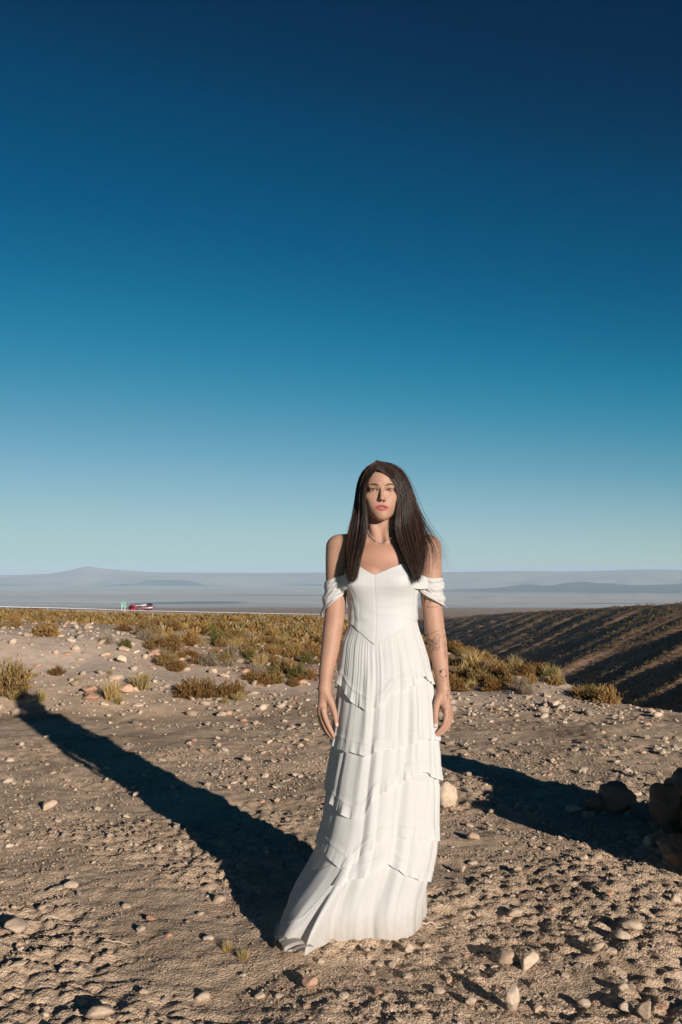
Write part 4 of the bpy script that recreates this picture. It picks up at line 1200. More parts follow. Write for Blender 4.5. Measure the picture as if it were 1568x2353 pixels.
R_MID = guide([(866, 1062, -.035), (878, 1058.5, -.038), (894, 1060, -.040), (914, 1076, -.040), (925, 1098, -.036), (931, 1126, -.034), (936, 1155, -.030), (940, 1185, -.026), (944, 1210, -.030), (950, 1235, -.048), (957, 1260, -.070), (963, 1290, -.084), (965, 1315, -.094), (960, 1338, -.100)])
R_OUT = guide([(866, 1060.5, .030), (878, 1056.5, .026), (896, 1057, .022), (915, 1066, .014), (930, 1083, .008), (939, 1102, .005), (946, 1130, .005), (953, 1154, .004), (960, 1177, .002), (969, 1201, -.004), (985, 1222, -.018), (999, 1239, -.032), (1010, 1258, -.042), (1018, 1281, -.046), (1015, 1311, -.050)])
R_EDGE = guide([(866, 1060.5, .030), (878, 1056.5, .026), (896, 1057, .022), (915, 1066, .014), (930, 1083, .008), (939, 1102, .005), (945, 1130, .005), (950, 1154, .004), (955, 1177, .002), (963, 1201, -.006), (970, 1222, -.026), (976, 1242, -.048), (979, 1262, -.062), (979, 1290, -.074), (974, 1315, -.084), (963, 1342, -.092)])
LOCK_S = []
def locks(n, G, seed, pw=1.0, jit=0.006, wisp=False):
    r = np.random.default_rng(seed); out = []
    gi, gm, go = G; ss_ = []
    for k in range(n):
        s = r.uniform(0, 1) ** pw
        clump = np.round(s * 22) / 22; s2 = s * 0.25 + clump * 0.75 + r.normal(0, .012)
        tt = np.linspace(0, 1, NP)[:, None]
        se = s + (s2 - s) * tt
        if not wisp: se = 0.42 + (se - 0.42) * (1 - 0.42 * tt ** 5)
        a = np.clip(se * 2, 0, 1); b = np.clip(se * 2 - 1, 0, 1)
        P = gi * (1 - a) + gm * a; P = P * (1 - b) + go * b
        ext = np.clip(se - 1, -1, 0.2); P = P + (go - gm) * ext * (se > 1)
        sc = tt ** 0.8
        ph = r.uniform(0, 6.28, 3)
        wav = np.stack([np.sin(tt[:, 0] * 6 + clump * 40 + ph[0] * .35), np.sin(tt[:, 0] * 5 + clump * 23 + ph[1] * .35), 0 * tt[:, 0]], 1) * 0.0036
        P = P + (r.normal(0, jit, 3) * np.array([0.6, 1.3, 0]))[None] * (0.25 + 0.75 * sc) + wav * sc
        P = outside_head(P)
        L = 1.0 - abs(r.normal(0, 0.075)) - 0.20 * abs(s - 0.42) * r.uniform(0, 1) if not wisp else r.uniform(0.7, 1.05)
        P = resample(cut(P, min(L, 1.0)), NP)
        out.append(P); ss_.append(clump)
    LOCK_S.append(np.array(ss_)); return np.array(out)
r = np.random.default_rng(5)
S = [locks(1900, (L_IN, L_MID, L_OUT), 1, 1.1), locks(2000, (R_IN, R_MID, R_EDGE), 2, 1.45), locks(150, (R_MID, R_EDGE, R_OUT), 3, 0.72, 0.010, True)]
# hair that hangs down the back of the head and neck
B_L = guide([(866, 1058, .04), (846, 1068, .06), (832, 1095, .075), (826, 1130, .08), (822, 1170, .075), (818, 1200, .070), (816, 1230, .07), (815, 1260, .07)])
B_M = guide([(866, 1060, .06), (864, 1078, .10), (862, 1110, .115), (862, 1150, .105), (862, 1190, .09), (862, 1220, .085), (862, 1240, .085), (862, 1262, .085)])
B_R = guide([(868, 1058, .04), (905, 1066, .06), (928, 1090, .075), (938, 1130, .08), (942, 1170, .075), (946, 1200, .070), (950, 1230, .07), (952, 1260, .07)])
S.append(locks(520, (B_L, B_M, B_R), 4, 1.0, 0.008))
# loose single hairs lifted by the wind
fly = locks(90, (R_MID, R_OUT, R_OUT + np.array([0.03, 0, 0.0]) * np.linspace(0, 1, NP)[:, None] ** 2), 6, 0.7, 0.016, True)
fly2 = locks(26, (L_MID, L_OUT, L_OUT + np.array([-0.02, 0, 0.0]) * np.linspace(0, 1, NP)[:, None] ** 2), 7, 0.7, 0.010, True)
def tubes(P, rad, cols):
    n, m, _ = P.shape
    T = np.gradient(P, axis=1); T /= np.linalg.norm(T, axis=2, keepdims=True) + 1e-9
    up = np.array([0.1, 1.0, 0.05]); A = np.cross(T, up); A /= np.linalg.norm(A, axis=2, keepdims=True) + 1e-9; B = np.cross(T, A)
    ang = np.array([0, 2.094, 4.189])
    ring = P[:, :, None, :] + rad[:, :, None, None] * (np.cos(ang)[None, None, :, None] * A[:, :, None, :] + np.sin(ang)[None, None, :, None] * B[:, :, None, :])
    idx = np.arange(n * m * 3).reshape(n, m, 3)
    q = np.stack([idx[:, :-1, :], np.roll(idx, -1, 2)[:, :-1, :], np.roll(idx, -1, 2)[:, 1:, :], idx[:, 1:, :]], -1).reshape(-1, 4)
    return ring.reshape(-1, 3), q, np.repeat(cols, m * 3, 0)
def hair_cols(n, r):
    c = np.array([0.021, 0.0105, 0.0072]) * r.uniform(0.5, 1.5, (n, 1)); k = r.uniform(0, 1, n) < 0.14
    c[k] = np.array([0.060, 0.026, 0.015]) * r.uniform(0.7, 1.1, (k.sum(), 1)); return c
VV, FF, CC, off = [], [], [], 0
for P, r0, sv in [(s, 0.0007 if i == 2 else 0.00092, q) for i, (s, q) in enumerate(zip(S, LOCK_S[:4]))] + [(fly, 0.00032, LOCK_S[4]), (fly2, 0.0003, LOCK_S[5])]:
    tp = np.linspace(0, 1, P.shape[1]); rad = r0 * (1.0 - 0.72 * np.clip((tp - 0.6) / 0.4, 0, 1))[None] * r.uniform(0.7, 1.2, (len(P), 1))
    v, f, c = tubes(P, rad, hair_cols(len(P), r) * (0.55 + 1.25 * _hash(np.round(sv * 22).astype(np.int64), np.zeros(len(sv), np.int64), np.zeros(len(sv), np.int64), 17))[:, None]); VV.append(v); FF.append(f + off); CC.append(c); off += len(v)
# the close cap of hair on the skull
cv, cf = ICO[4]
cvw = outside_head(CR + cv * (CRR * 0.985)) - 0.0012 * cv
L = head_local(cvw)
zh_ = np.interp(L[:, 0], [-0.066, -0.052, -0.036, -0.018, -0.012, 0.004, 0.02, 0.036, 0.05, 0.066], [-0.05, 0.030, 0.055, 0.073, 0.080, 0.070, 0.055, 0.038, 0.015, -0.06])
face = (L[:, 1] < -0.022) & (L[:, 2] < zh_) & (np.abs(L[:, 0]) < 0.066)
low = L[:, 2] < -0.045
ok = ~(face | low)
cf = cf[ok[cf].all(1)]
VV.append(cvw); FF2 = cf + off; CC.append(np.tile([0.018, 0.010, 0.007], (len(cvw), 1)))
hair = part('hair', mesh_np('hair', np.concatenate(VV), [np.concatenate(FF), FF2], M_HAIR, colors=np.concatenate(CC)))
hair['label'] = 'long straight dark brown hair parted near the middle'
# ---- the dress
t = NT('white_chiffon')
nz = t.noise(900, 2, 0.5, t.pos())
d = t.n('ShaderNodeBsdfDiffuse'); d.inputs[0].default_value = (0.685, 0.672, 0.648, 1)
tr = t.n('ShaderNodeBsdfTranslucent')
sz = t.n('ShaderNodeSeparateXYZ'); t.l(t.pos(), sz.inputs[0])
dn = t.noise(38, 4, 0.6, t.pos())
dh = t.n('ShaderNodeMath', operation='MULTIPLY_ADD'); t.l(dn.outputs[0], dh.inputs[0]); dh.inputs[1].default_value = -0.10; t.l(sz.outputs[2], dh.inputs[2])
dm = t.n('ShaderNodeMapRange'); dm.inputs[1].default_value = 0.055; dm.inputs[2].default_value = -0.045; dm.inputs[4].default_value = 0.55; t.l(dh.outputs[0], dm.inputs[0])
cd = t.mix(dm.outputs[0], (0.685, 0.672, 0.648), (0.50, 0.40, 0.31))       # road dust caught along the hem
t.l(cd, d.inputs[0]); t.l(cd, tr.inputs[0])
bp = t.n('ShaderNodeBump'); bp.inputs['Strength'].default_value = 0.12; bp.inputs['Distance'].default_value = 0.002
t.l(nz.outputs[0], bp.inputs['Height']); t.l(bp.outputs[0], d.inputs['Normal'])
mx = t.n('ShaderNodeMixShader'); mx.inputs[0].default_value = 0.36
t.l(d.outputs[0], mx.inputs[1]); t.l(tr.outputs[0], mx.inputs[2]); t.l(mx.outputs[0], t.out.inputs['Surface'])
M_CHIF = t.m
t = NT('white_satin'); bs = t.bsdf((0.47, 0.46, 0.445), 0.6, 0.25)
nz = t.noise(1100, 2, 0.5, t.pos()); t.bump(bs, nz.outputs[0], 0.08, 0.001)
M_SATIN = t.m
SIL = [(1427, 801, 960), (1467, 787, 971), (1514, 782, 983), (1573, 776, 993), (1620, 772, 997), (1678, 766, 1000), (1725, 761, 1003), (1772, 754, 1004),
       (1804, 751, 1004), (1886, 741, 1003), (1940, 730, 1001), (1995, 716, 994), (2044, 702, 983), (2091, 686, 972), (2112, 678, 966)]
SZ = np.array([W(784, v)[2] for v, a, b in SIL])[::-1]
SL = np.array([W(a, v)[0] for v, a, b in SIL])[::-1]
SR = np.array([W(b, v)[0] for v, a, b in SIL])[::-1]
HEM = [(0.0854, 3.545), (0.196, 3.556), (0.2495, 3.60), (0.292, 3.70), (0.319, 3.88), (0.27, 4.03), (0.12, 4.10), (-0.05, 4.06), (-0.15, 3.93), (-0.197, 3.74), (-0.212, 3.63), (-0.19, 3.47), (-0.1355, 3.372), (-0.095, 3.46), (-0.0327, 3.545)]
HC = np.array([0.07, 3.80])
ha = np.array([math.atan2(x - HC[0], -(y - HC[1])) for x, y in HEM]); hr = np.array([math.hypot(x - HC[0], y - HC[1]) for x, y in HEM])
o_ = np.argsort(ha); ha, hr = ha[o_], hr[o_]
ha = np.r_[ha - 2 * np.pi, ha, ha + 2 * np.pi]; hr = np.r_[hr, hr, hr]
def waist_z(th):
    ad = np.abs(np.degrees((th + 0.20 + np.pi) % (2 * np.pi) - np.pi))
    return np.interp(ad, [0, 10, 25, 45, 70, 100, 180], [1.026, 1.043, 1.068, 1.093, 1.110, 1.113, 1.110])
def bodice_xy(B, Z, k=0.985):
    cx = np.interp(Z, [1.02, 1.11, 1.16, 1.24, 1.33], [0.159, 0.1605, 0.160, 0.157, 0.160])
    rx = np.interp(Z, [1.02, 1.06, 1.11, 1.16, 1.20, 1.24, 1.28, 1.33], [0.150, 0.141, 0.1335, 0.1325, 0.135, 0.142, 0.146, 0.146])
    fy = np.interp(Z, [1.02, 1.07, 1.11, 1.16, 1.20, 1.24, 1.28, 1.33], [0.121, 0.108, 0.100, 0.099, 0.104, 0.112, 0.112, 0.098])
    c, s = np.cos(B), np.sin(B)
    return cx + rx * np.sign(s) * np.abs(s) ** 0.9 * k, Y0 + 0.002 - np.where(c > 0, fy, 0.092) * np.sign(c) * np.abs(c) ** 0.85 * k
def skirt_core(th, z):
    """th = 0 faces the viewer, + towards the picture's right"""
    l, r_ = np.interp(z, SZ, SL), np.interp(z, SZ, SR)
    cx, rx = (l + r_) / 2, (r_ - l) / 2
    fy = np.interp(z, [0, 0.3, 0.6, 0.9, 1.04, 1.12], [0.25, 0.215, 0.185, 0.150, 0.112, 0.092]); by = np.interp(z, [0, 0.3, 0.6, 0.9, 1.04, 1.12], [0.29, 0.23, 0.19, 0.155, 0.12, 0.09])
    c, s = np.cos(th), np.sin(th)
    p = np.sign(s) * np.abs(s) ** 0.92
    x = cx + rx * p; y = Y0 - np.where(c > 0, fy, by) * np.sign(c) * np.abs(c) ** 0.92
    hrr = np.interp((th + np.pi) % (2 * np.pi) - np.pi, ha, hr)
    hx, hy = HC[0] + hrr * np.sin(th), HC[1] - hrr * np.cos(th)
    w = (1 - ss(0.0, 0.34, z)) ** 1.6
    x, y = x * (1 - w) + hx * w, y * (1 - w) + hy * w
    k = ss(0.085, -0.004, waist_z(th) - z)              # close to the seam the cloth lies against the bodice
    bx, by_ = bodice_xy(th, z)
    return x * (1 - k) + bx * k, y * (1 - k) + by_ * k
def folds(th, z, seed=0):
    """soft vertical folds: fine gathers at the waist, few broad ones below, drifting to the left as they fall"""
    d = waist_z(th) - z
    tw = th + 0.40 * np.maximum(d - 0.12, 0) + 0.05 * np.sin(3 * th + 2 * z)
    c, s = np.cos(tw), np.sin(tw)
    def n(f, k): return noise2(c * f + 40 * k, s * f + 3.0 * k + z * 0.55, 700 + seed + k)
    g = np.abs(noise2(c * 11 + 5, s * 11 + z * 0.8, 720 + seed)) - 0.3
    calm = 0.35 + 0.65 * ss(-0.25, 0.35, noise2(c * 1.6 + 9, s * 1.6 + z * 1.7, 731 + seed))
    f = 0.0052 * g * (1 - ss(0.05, 0.40, d)) * ss(-0.01, 0.05, d)
    f = f + 0.0120 * (np.abs(n(3.4, 1)) * 2.0 - 0.55) * ss(0.05, 0.35, d) * calm
    f = f + 0.024 * n(1.7, 2) * ss(0.2, 0.8, d)
    f = f + 0.0050 * n(7.5, 3) * ss(0.02, 0.2, d) * (1 - ss(0.45, 0.9, d)) * calm
    return f * (1 - 0.45 * (1 - ss(0.0, 0.22, z)))
def skirt_point(th, z, off):
    x, y = skirt_core(th, z)
    e = 0.01
    x1, y1 = skirt_core(th + e, z); x0, y0 = skirt_core(th - e, z)
    tx, ty = x1 - x0, y1 - y0; ln = np.hypot(tx, ty) + 1e-9
    nx, ny = ty / ln, -tx / ln
    sgn = np.where(nx * (x - 0.12) + ny * (y - Y0) < 0, -1, 1)
    return x + nx * sgn * off, y + ny * sgn * off
def grid_faces(n, m, wrap):
    idx = np.arange(n * m).reshape(n, m)
    a = idx[:-1, :]; b = idx[1:, :]
    if wrap: return np.stack([a, np.roll(a, -1, 1), np.roll(b, -1, 1), b], -1).reshape(-1, 4)
    return np.stack([a[:, :-1], a[:, 1:], b[:, 1:], b[:, :-1]], -1).reshape(-1, 4)
NTH = 560
th = np.linspace(-np.pi, np.pi, NTH, endpoint=False)
zt = waist_z(th) + 0.006                          # V-shaped waist seam
hemz = 0.006 + 0.014 * np.abs(noise2(np.cos(th) * 5, np.sin(th) * 5, 740)) + 0.006 * np.exp(-((th - 0.1) / 0.5) ** 2)
tt = np.linspace(0, 1, 150)[:, None] ** 0.85
Zs = zt[None] * (1 - tt) + hemz[None] * tt
TH = np.repeat(th[None], len(tt), 0)
off = folds(TH, Zs)
# the loose end of the hem ripples over the stones
off = off + 0.010 * noise2(np.cos(TH) * 8, np.sin(TH) * 8 + Zs * 2, 741) * (1 - ss(0.0, 0.25, Zs))
X, Y = skirt_point(TH, Zs, off - 0.004)
skirt = mesh_np('skirt', np.stack([X, Y, Zs], -1).reshape(-1, 3), grid_faces(*X.shape, True), M_CHIF)
dress = part('dress', skirt)
dress['label'] = 'floor-length white chiffon dress with ruffled tiers'
# ruffled tiers, hems traced from left to right
TIERS = [
 [(772, 1540), (778, 1560), (792, 1585), (806, 1610), (818, 1620), (838, 1631), (870, 1627), (884, 1613), (892, 1592), (922, 1584), (945, 1577), (952, 1562), (965, 1554), (981, 1566), (1000, 1574)],
 [(760, 1712), (777, 1721), (812, 1730), (845, 1739), (862, 1726), (922, 1721), (945, 1708), (965, 1700), (1003, 1701)],
 [(752, 1830), (779, 1861), (809, 1882), (837, 1877), (846, 1852), (868, 1826), (910, 1806), (930, 1790), (948, 1776), (974, 1776), (988, 1791), (1004, 1794)],
 [(729, 1941), (757, 1957), (787, 1990), (809, 1992), (826, 1970), (854, 1951), (869, 1934), (916, 1927), (935, 1929), (962, 1932), (1001, 1932)],
 [(690, 2120), (711, 2150), (733, 2155), (752, 2145), (768, 2090), (785, 2040), (804, 2020), (831, 2020), (853, 2010), (886, 1988), (900, 1997), (924, 2012), (952, 2022), (973, 2026), (985, 2033)]]
def tier(pts, k):
    ths, zs = [], []
    for u, v in pts:
        z = W(784, v)[2]
        for _ in range(6):                      # find the angle and height of that place on the skirt
            l, r_ = np.interp(z, SZ, SL), np.interp(z, SZ, SR)
            s = np.clip((W(u, v)[0] - (l + r_) / 2) / ((r_ - l) / 2), -0.98, 0.98)
            a = math.asin(math.copysign(abs(s) ** (1 / 0.92), s))
            yy = float(skirt_core(np.array([a]), np.array([z]))[1][0]) - 0.012
            z = at(u, v, yy).z
        ths.append(a); zs.append(z)
    ths, zs = np.array(ths), np.array(zs)
    o = np.argsort(ths); ths, zs = ths[o], zs[o]
    back = np.mean([zs[0], zs[-1]])
    n = 760
    a = np.linspace(-np.pi, np.pi, n, endpoint=False)
    kx = np.r_[ths[-1] - 2 * np.pi, -2.6, ths, 2.6, ths[0] + 2 * np.pi]
    hem = np.interp(a, kx, np.r_[zs[-1], back, zs, back, zs[0]])
    hem = np.convolve(np.r_[hem[-9:], hem, hem[:9]], np.ones(13) / 13, 'same')[9:-9]
    ruf = 0.050 + 0.008 * noise2(np.cos(a) * 3, np.sin(a) * 3, 760 + k)
    r0 = [0.20, 0.17, 0.16, 0.15, 0.15][k]
    rows = np.r_[np.linspace(0, 1, 12), np.linspace(1, 2, 12)[1:]]
    T = rows[:, None]; A = np.repeat(a[None], len(rows), 0)
    seam = hem + ruf
    Z = np.where(T <= 1, np.minimum((seam + r0)[None], waist_z(A) - 0.004) * (1 - T) + seam[None] * T, seam[None] * (2 - T) + hem[None] * (T - 1))
    ca, sa = np.cos(A), np.sin(A)
    wave = noise2(ca * 7.5, sa * 7.5 + 7 * k, 770 + k) * 1.5 + 0.5 * noise2(ca * 3.1, sa * 3.1 + 3 * k, 771 + k)
    wave2 = noise2(ca * 17, sa * 17 + 5 * k, 780 + k) * 1.2
    lower = np.clip(T - 1, 0, 1)
    soft = 0.3 + 0.9 * ss(-0.3, 0.5, noise2(ca * 2.2 + k, sa * 2.2, 795 + k))
    base = folds(A, Z) * (1.05)
    lift = -0.0015 + 0.0045 * ss(0.0, 1.0, T) + 0.0040 * noise2(ca * 4, sa * 4 + k, 790 + k) * ss(0.2, 1, T)
    off = base + np.maximum(lift, 0.004 * ss(0.3, 1, T) - 0.0015) + lower * (0.0055 + (0.0080 * wave + 0.0035 * wave2) * soft) + 0.0020 * (T > 0.99) * (T < 1.2) 
    off = off - 0.002 * np.exp(-((T - 1.0) / 0.06) ** 2)
    off = np.maximum(off, folds(A, Z) - 0.002)
    Z = Z + lower ** 2 * 0.0035 * wave
    X, Y = skirt_point(A, Z, off)
    return mesh_np('ruffle', np.stack([X, Y, Z], -1).reshape(-1, 3), grid_faces(*X.shape, True), M_CHIF)
for k, pts in enumerate(TIERS):
    part('ruffle', tier(pts, k), dress)
# ruffle along the edge of the train
def train_ruffle():
    e = [(-0.1500, 3.385), (-0.190, 3.455), (-0.213, 3.54), (-0.226, 3.63), (-0.205, 3.70)]
    s = np.linspace(0, len(e) - 1, 90); i = np.arange(len(e))
    ex, ey = np.interp(s, i, [p[0] for p in e]), np.interp(s, i, [p[1] for p in e])
    V = []
    for q in np.linspace(0, 1, 9):
        w = noise2(s * 2.6, 0 * s + 1.5, 801)
        V.append(np.stack([ex + 0.062 * (1 - q) - 0.014 * q + 0.010 * w * q, ey + 0.010 * (1 - q) + 0.006 * np.sin(s * 7) * q, 0.046 - 0.014 * q + 0.012 * w * q + 0.008 * np.sin(q * 3.14)], -1))
    return mesh_np('train_ruffle', np.array(V).reshape(-1, 3), grid_faces(9, 90, False), M_CHIF)
part('train_ruffle', train_ruffle(), dress)
# ---- bodice
def bodice():
    n, m = 300, 90
    a = np.linspace(-np.pi, np.pi, n, endpoint=False)           # a = 0 is the centre seam, turned a little to the left
    ad = np.abs(np.degrees(a))
    top = np.interp(ad, [0, 6, 20, 36, 48, 62, 80, 120, 180], [1.284, 1.290, 1.310, 1.324, 1.323, 1.312, 1.302, 1.285, 1.280])
    bot = np.interp(ad, [0, 10, 25, 45, 70, 100, 180], [1.026, 1.043, 1.068, 1.093, 1.110, 1.113, 1.110])
    T = np.linspace(0, 1, m)[:, None]
    Z = top[None] * (1 - T) + bot[None] * T
    A = np.repeat(a[None], m, 0); B = A - 0.20                   # direction in the picture
    cx = np.interp(Z, [1.02, 1.11, 1.16, 1.24, 1.33], [0.159, 0.1605, 0.160, 0.157, 0.160])
    rx = np.interp(Z, [1.02, 1.06, 1.11, 1.16, 1.20, 1.24, 1.28, 1.33], [0.150, 0.141, 0.1335, 0.1325, 0.135, 0.142, 0.146, 0.146])
    fy = np.interp(Z, [1.02, 1.07, 1.11, 1.16, 1.20, 1.24, 1.28, 1.33], [0.121, 0.108, 0.100, 0.099, 0.104, 0.112, 0.112, 0.098])
    by = 0.092
    c, s = np.cos(B), np.sin(B)
    bust = 0.020 * (np.exp(-((A - 0.60) / 0.40) ** 2) + np.exp(-((A + 0.60) / 0.40) ** 2)) * np.exp(-((Z - 1.255) / 0.045) ** 2)
    seam = -0.0014 * (np.exp(-(A / 0.012) ** 2) + 0.7 * np.exp(-((np.abs(A) - 0.86 + 0.35 * (1.33 - Z)) / 0.014) ** 2))
    wr = 0.0016 * noise2(A * 2.0 + Z * 9, Z * 34, 811) * (1 - ss(1.16, 1.22, Z)) + 0.0018 * noise2(A * 6, Z * 9, 812) * (np.abs(A) > 0.5)
    k = 1 + (bust + seam + wr) / 0.12
    edge = 1 + 0.012 * np.exp(-(T / 0.015) ** 2)
    x = cx + rx * np.sign(s) * np.abs(s) ** 0.9 * k; y = Y0 + 0.002 - np.where(c > 0, fy, by) * np.sign(c) * np.abs(c) ** 0.85 * k
    V = np.stack([x, y, Z], -1)
    inner = V[0] + np.stack([(0.160 - x[0]) * 0.03, (Y0 - y[0]) * 0.03, np.full(n, -0.006)], -1)
    V = np.concatenate([inner[None], V])
    return mesh_np('bodice', V.reshape(-1, 3), grid_faces(m + 1, n, True), M_SATIN)
bod = part('bodice', bodice(), dress)
bod['label'] = 'smooth fitted sweetheart bodice with a centre seam'
# gathered cord where skirt meets bodice is part of the skirt; sleeves are bands of cloth dropped off the shoulders
def sleeve(arm, up, lo, seed, side):
    """up / lo: edge heights (v in the photograph) for the inner, front, outer and rear side of the arm"""
    ap, ar = Wl(arm); ap = np.array(ap); ar = np.array(ar)
    n, m = 120, 50
    ph = np.linspace(0, 2 * np.pi, n, endpoint=False)          # 0 = towards the body, quarter turn = front
    def per(vals, spread=1.0):
        return np.interp(ph, [0, np.pi / 2, np.pi, 1.5 * np.pi, 2 * np.pi], list(vals) + [vals[0]])
    def smooth(q):
        for _ in range(10): q = (np.roll(q, 1) + 2 * q + np.roll(q, -1)) / 4
        return q
    zu = smooth(per([W(784, v)[2] for v in up])); zl = smooth(per([W(784, v)[2] for v in lo]))
    T = np.linspace(0, 1, m)[:, None]
    Z = zu[None] * (1 - T) + zl[None] * T
    PH = np.repeat(ph[None], m, 0)
    o = np.argsort(ap[:, 2])
    cx, cy, rr = (np.interp(Z, ap[o, 2], q) for q in (ap[o, 0], ap[o, 1], ar[o]))
    dx, dy = -side * np.cos(PH), -np.sin(PH)
    drape = PH / np.pi
    diag = T * 4.4 - 1.0 * np.abs(np.cos(PH / 2)) * 1.6
    fold = 0.0042 * np.sin(diag * 3.6 + seed) * ss(0.03, 0.2, T) + 0.0030 * noise2(np.cos(PH) * 2 + T * 3, np.sin(PH) * 2 + T * 5, 820 + seed)
    out = rr + 0.006 + 0.005 * T + fold + 0.004 * T ** 1.5 * np.clip(-np.cos(PH), 0, 1)
    x = cx + dx * out; y = cy + dy * out * 1.08
    V = np.stack([x, y, Z], -1)
    hemv = np.stack([cx[-1] + dx[-1] * (out[-1] - .004), cy[-1] + dy[-1] * (out[-1] - .004), Z[-1] + 0.006], -1)
    topv = np.stack([cx[0] + dx[0] * (out[0] - .004), cy[0] + dy[0] * (out[0] - .004), Z[0] - 0.006], -1)
    V = np.concatenate([topv[None], V, hemv[None]])
    return mesh_np('sleeve', V.reshape(-1, 3), grid_faces(m + 2, n, True), M_CHIF)
s = part('sleeve', sleeve(LA, (1310, 1326, 1341, 1322), (1346, 1378, 1424, 1380), 1, -1), dress); s['label'] = 'draped off-shoulder sleeve slipping to the elbow, in shade'
s = part('sleeve', sleeve(RA, (1316, 1329, 1326, 1318), (1346, 1378, 1399, 1380), 4, 1), dress); s['label'] = 'draped off-shoulder sleeve in full sun'
def sleeve_bridge(a0, a1, b0, b1):
    """cloth from the bodice to the sleeve, front side; corners in the photograph with depth"""
    n, m = 12, 10
    q = [W(*p) for p in (a0, a1, b0, b1)]
    V = np.array([[(q[0] * (1 - s) + q[1] * s) * (1 - t_) + (q[2] * (1 - s) + q[3] * s) * t_ + np.array([0, -0.010 * math.sin(s * 3.14), -0.004 * math.sin(s * 3.14)]) for s in np.linspace(0, 1, n)] for t_ in np.linspace(0, 1, m)])
    return mesh_np('sleeve_strap', V.reshape(-1, 3), grid_faces(m, n, False), M_CHIF)
part('sleeve_strap', sleeve_bridge((812, 1306, -.085), (776, 1328, -.034), (806, 1345, -.080), (780, 1362, -.034)), dress)
part('sleeve_strap', sleeve_bridge((938, 1300, -.085), (986, 1330, -.034), (945, 1350, -.080), (986, 1352, -.034)), dress)

# ---- necklace, ring, earring, nose ring
t = NT('crystal'); bs = t.bsdf((0.75, 0.77, 0.82), 0.12, 0.9, Metallic=0.75); M_GEM = t.m
def gems(pts, r):
    v, f = OCT_G; V, F = [], []
    rr = np.random.default_rng(3)
    for i, p in enumerate(pts):
        a = rr.uniform(0, 6.28); R2 = np.array([[math.cos(a), -math.sin(a), 0], [math.sin(a), math.cos(a), 0], [0, 0, 1]])
        F.append(f + len(V) * len(v)); V.append(p + (v * r * rr.uniform(.7, 1.25)) @ R2.T)
    return np.concatenate(V), np.concatenate(F)
OCT_G = (np.array([[1, 0, 0], [-1, 0, 0], [0, 1, 0], [0, -1, 0], [0, 0, 1], [0, 0, -1]], float), np.array([[0, 2, 4], [2, 1, 4], [1, 3, 4], [3, 0, 4], [2, 0, 5], [1, 2, 5], [3, 1, 5], [0, 3, 5]]))
nk = [(845, 1216), (850, 1228), (858, 1239), (866, 1245), (873, 1247.5), (884, 1244.5), (896, 1239), (904, 1233), (911, 1227)]
nu = np.interp(np.linspace(0, 8, 46), np.arange(9), [p[0] for p in nk]); nv = np.interp(np.linspace(0, 8, 46), np.arange(9), [p[1] for p in nk])
pts = [on_skin(a, b, 0.0028) for a, b in zip(nu, nv)]
pts = [p[0] for p in pts if p]
gv, gf = gems(pts, 0.0024)
pv, pf = gems([on_skin(873, 1251, 0.004)[0]], 0.0042)
neck = part('necklace', mesh_np('necklace', gv, gf, M_GEM, smooth=False)); neck['label'] = 'sparkling crystal necklace with a small pendant'
part('pendant', mesh_np('pendant', pv, pf, M_GEM, smooth=False), neck)
def torus(c, nrm, R, r, mat, name):
    nrm = np.array(nrm, float); nrm /= np.linalg.norm(nrm); a = np.cross(nrm, [0.3, 0.2, 1]); a /= np.linalg.norm(a); b = np.cross(nrm, a)
    V = []
    for i in range(24):
        for j in range(8):
            p, q = i / 24 * 6.2832, j / 8 * 6.2832
            d = a * math.cos(p) + b * math.sin(p); V.append(c + d * (R + r * math.cos(q)) + nrm * r * math.sin(q))
    idx = np.arange(192).reshape(24, 8)
    F = np.stack([idx, np.roll(idx, -1, 0), np.roll(np.roll(idx, -1, 0), -1, 1), np.roll(idx, -1, 1)], -1).reshape(-1, 4)
    return part(name, mesh_np(name, np.array(V), F, mat))
M_SILVER = plain('silver', (0.72, 0.72, 0.70), 0.2, 0.6, Metallic=1.0)
torus((W(737.8, 1654, -.040) + W(744, 1672, -.041)) / 2 * 0.5 + W(737.8, 1656, -.040) * 0.5, W(744, 1672, -.041) - W(737, 1650, -.040), 0.0100, 0.0014, M_SILVER, 'finger_ring')
torus(H(0.0130, -0.0925, -0.0385), (1, 0.3, 0), 0.0034, 0.0006, M_SILVER, 'nose_ring')
gv, gf = gems([W(841.5, 1167, -.045)], 0.0024); part('earring', mesh_np('earring', gv, gf, M_GEM, smooth=False))
# ---- fine-line tattoos on the sunlit arm: thin strokes lying on the skin
M_INK = plain('tattoo_ink', (0.05, 0.035, 0.032), 0.6, 0.2)
M_INK2 = plain('tattoo_ink_faded', (0.12, 0.08, 0.068), 0.6, 0.2)
def stroke(pts, w, V, F, step=0.7):
    """pts in the photograph; a ribbon w metres wide glued to the skin"""
    p = np.array(pts, float); d = np.r_[0, np.cumsum(np.hypot(*np.diff(p, axis=0).T))]
    n = max(2, int(d[-1] / step) + 1); s = np.linspace(0, d[-1], n)
    us, vs = np.interp(s, d, p[:, 0]), np.interp(s, d, p[:, 1])
    hits = [on_skin(a, b, 0.0005) for a, b in zip(us, vs)]
    prev = None
    for i, h in enumerate(hits):
        if h is None: prev = None; continue
        q, nrm = h
        j = min(i + 1, n - 1); k = max(i - 1, 0)
        if hits[j] is None or hits[k] is None: prev = None; continue
        tg = hits[j][0] - hits[k][0]; sd = np.cross(tg, nrm); ln = np.linalg.norm(sd)
        if ln < 1e-9: continue
        sd = sd / ln * w / 2
        V.append(q - sd); V.append(q + sd)
        if prev is not None: F.append([prev, prev + 1, len(V) - 1, len(V) - 2])
        prev = len(V) - 2
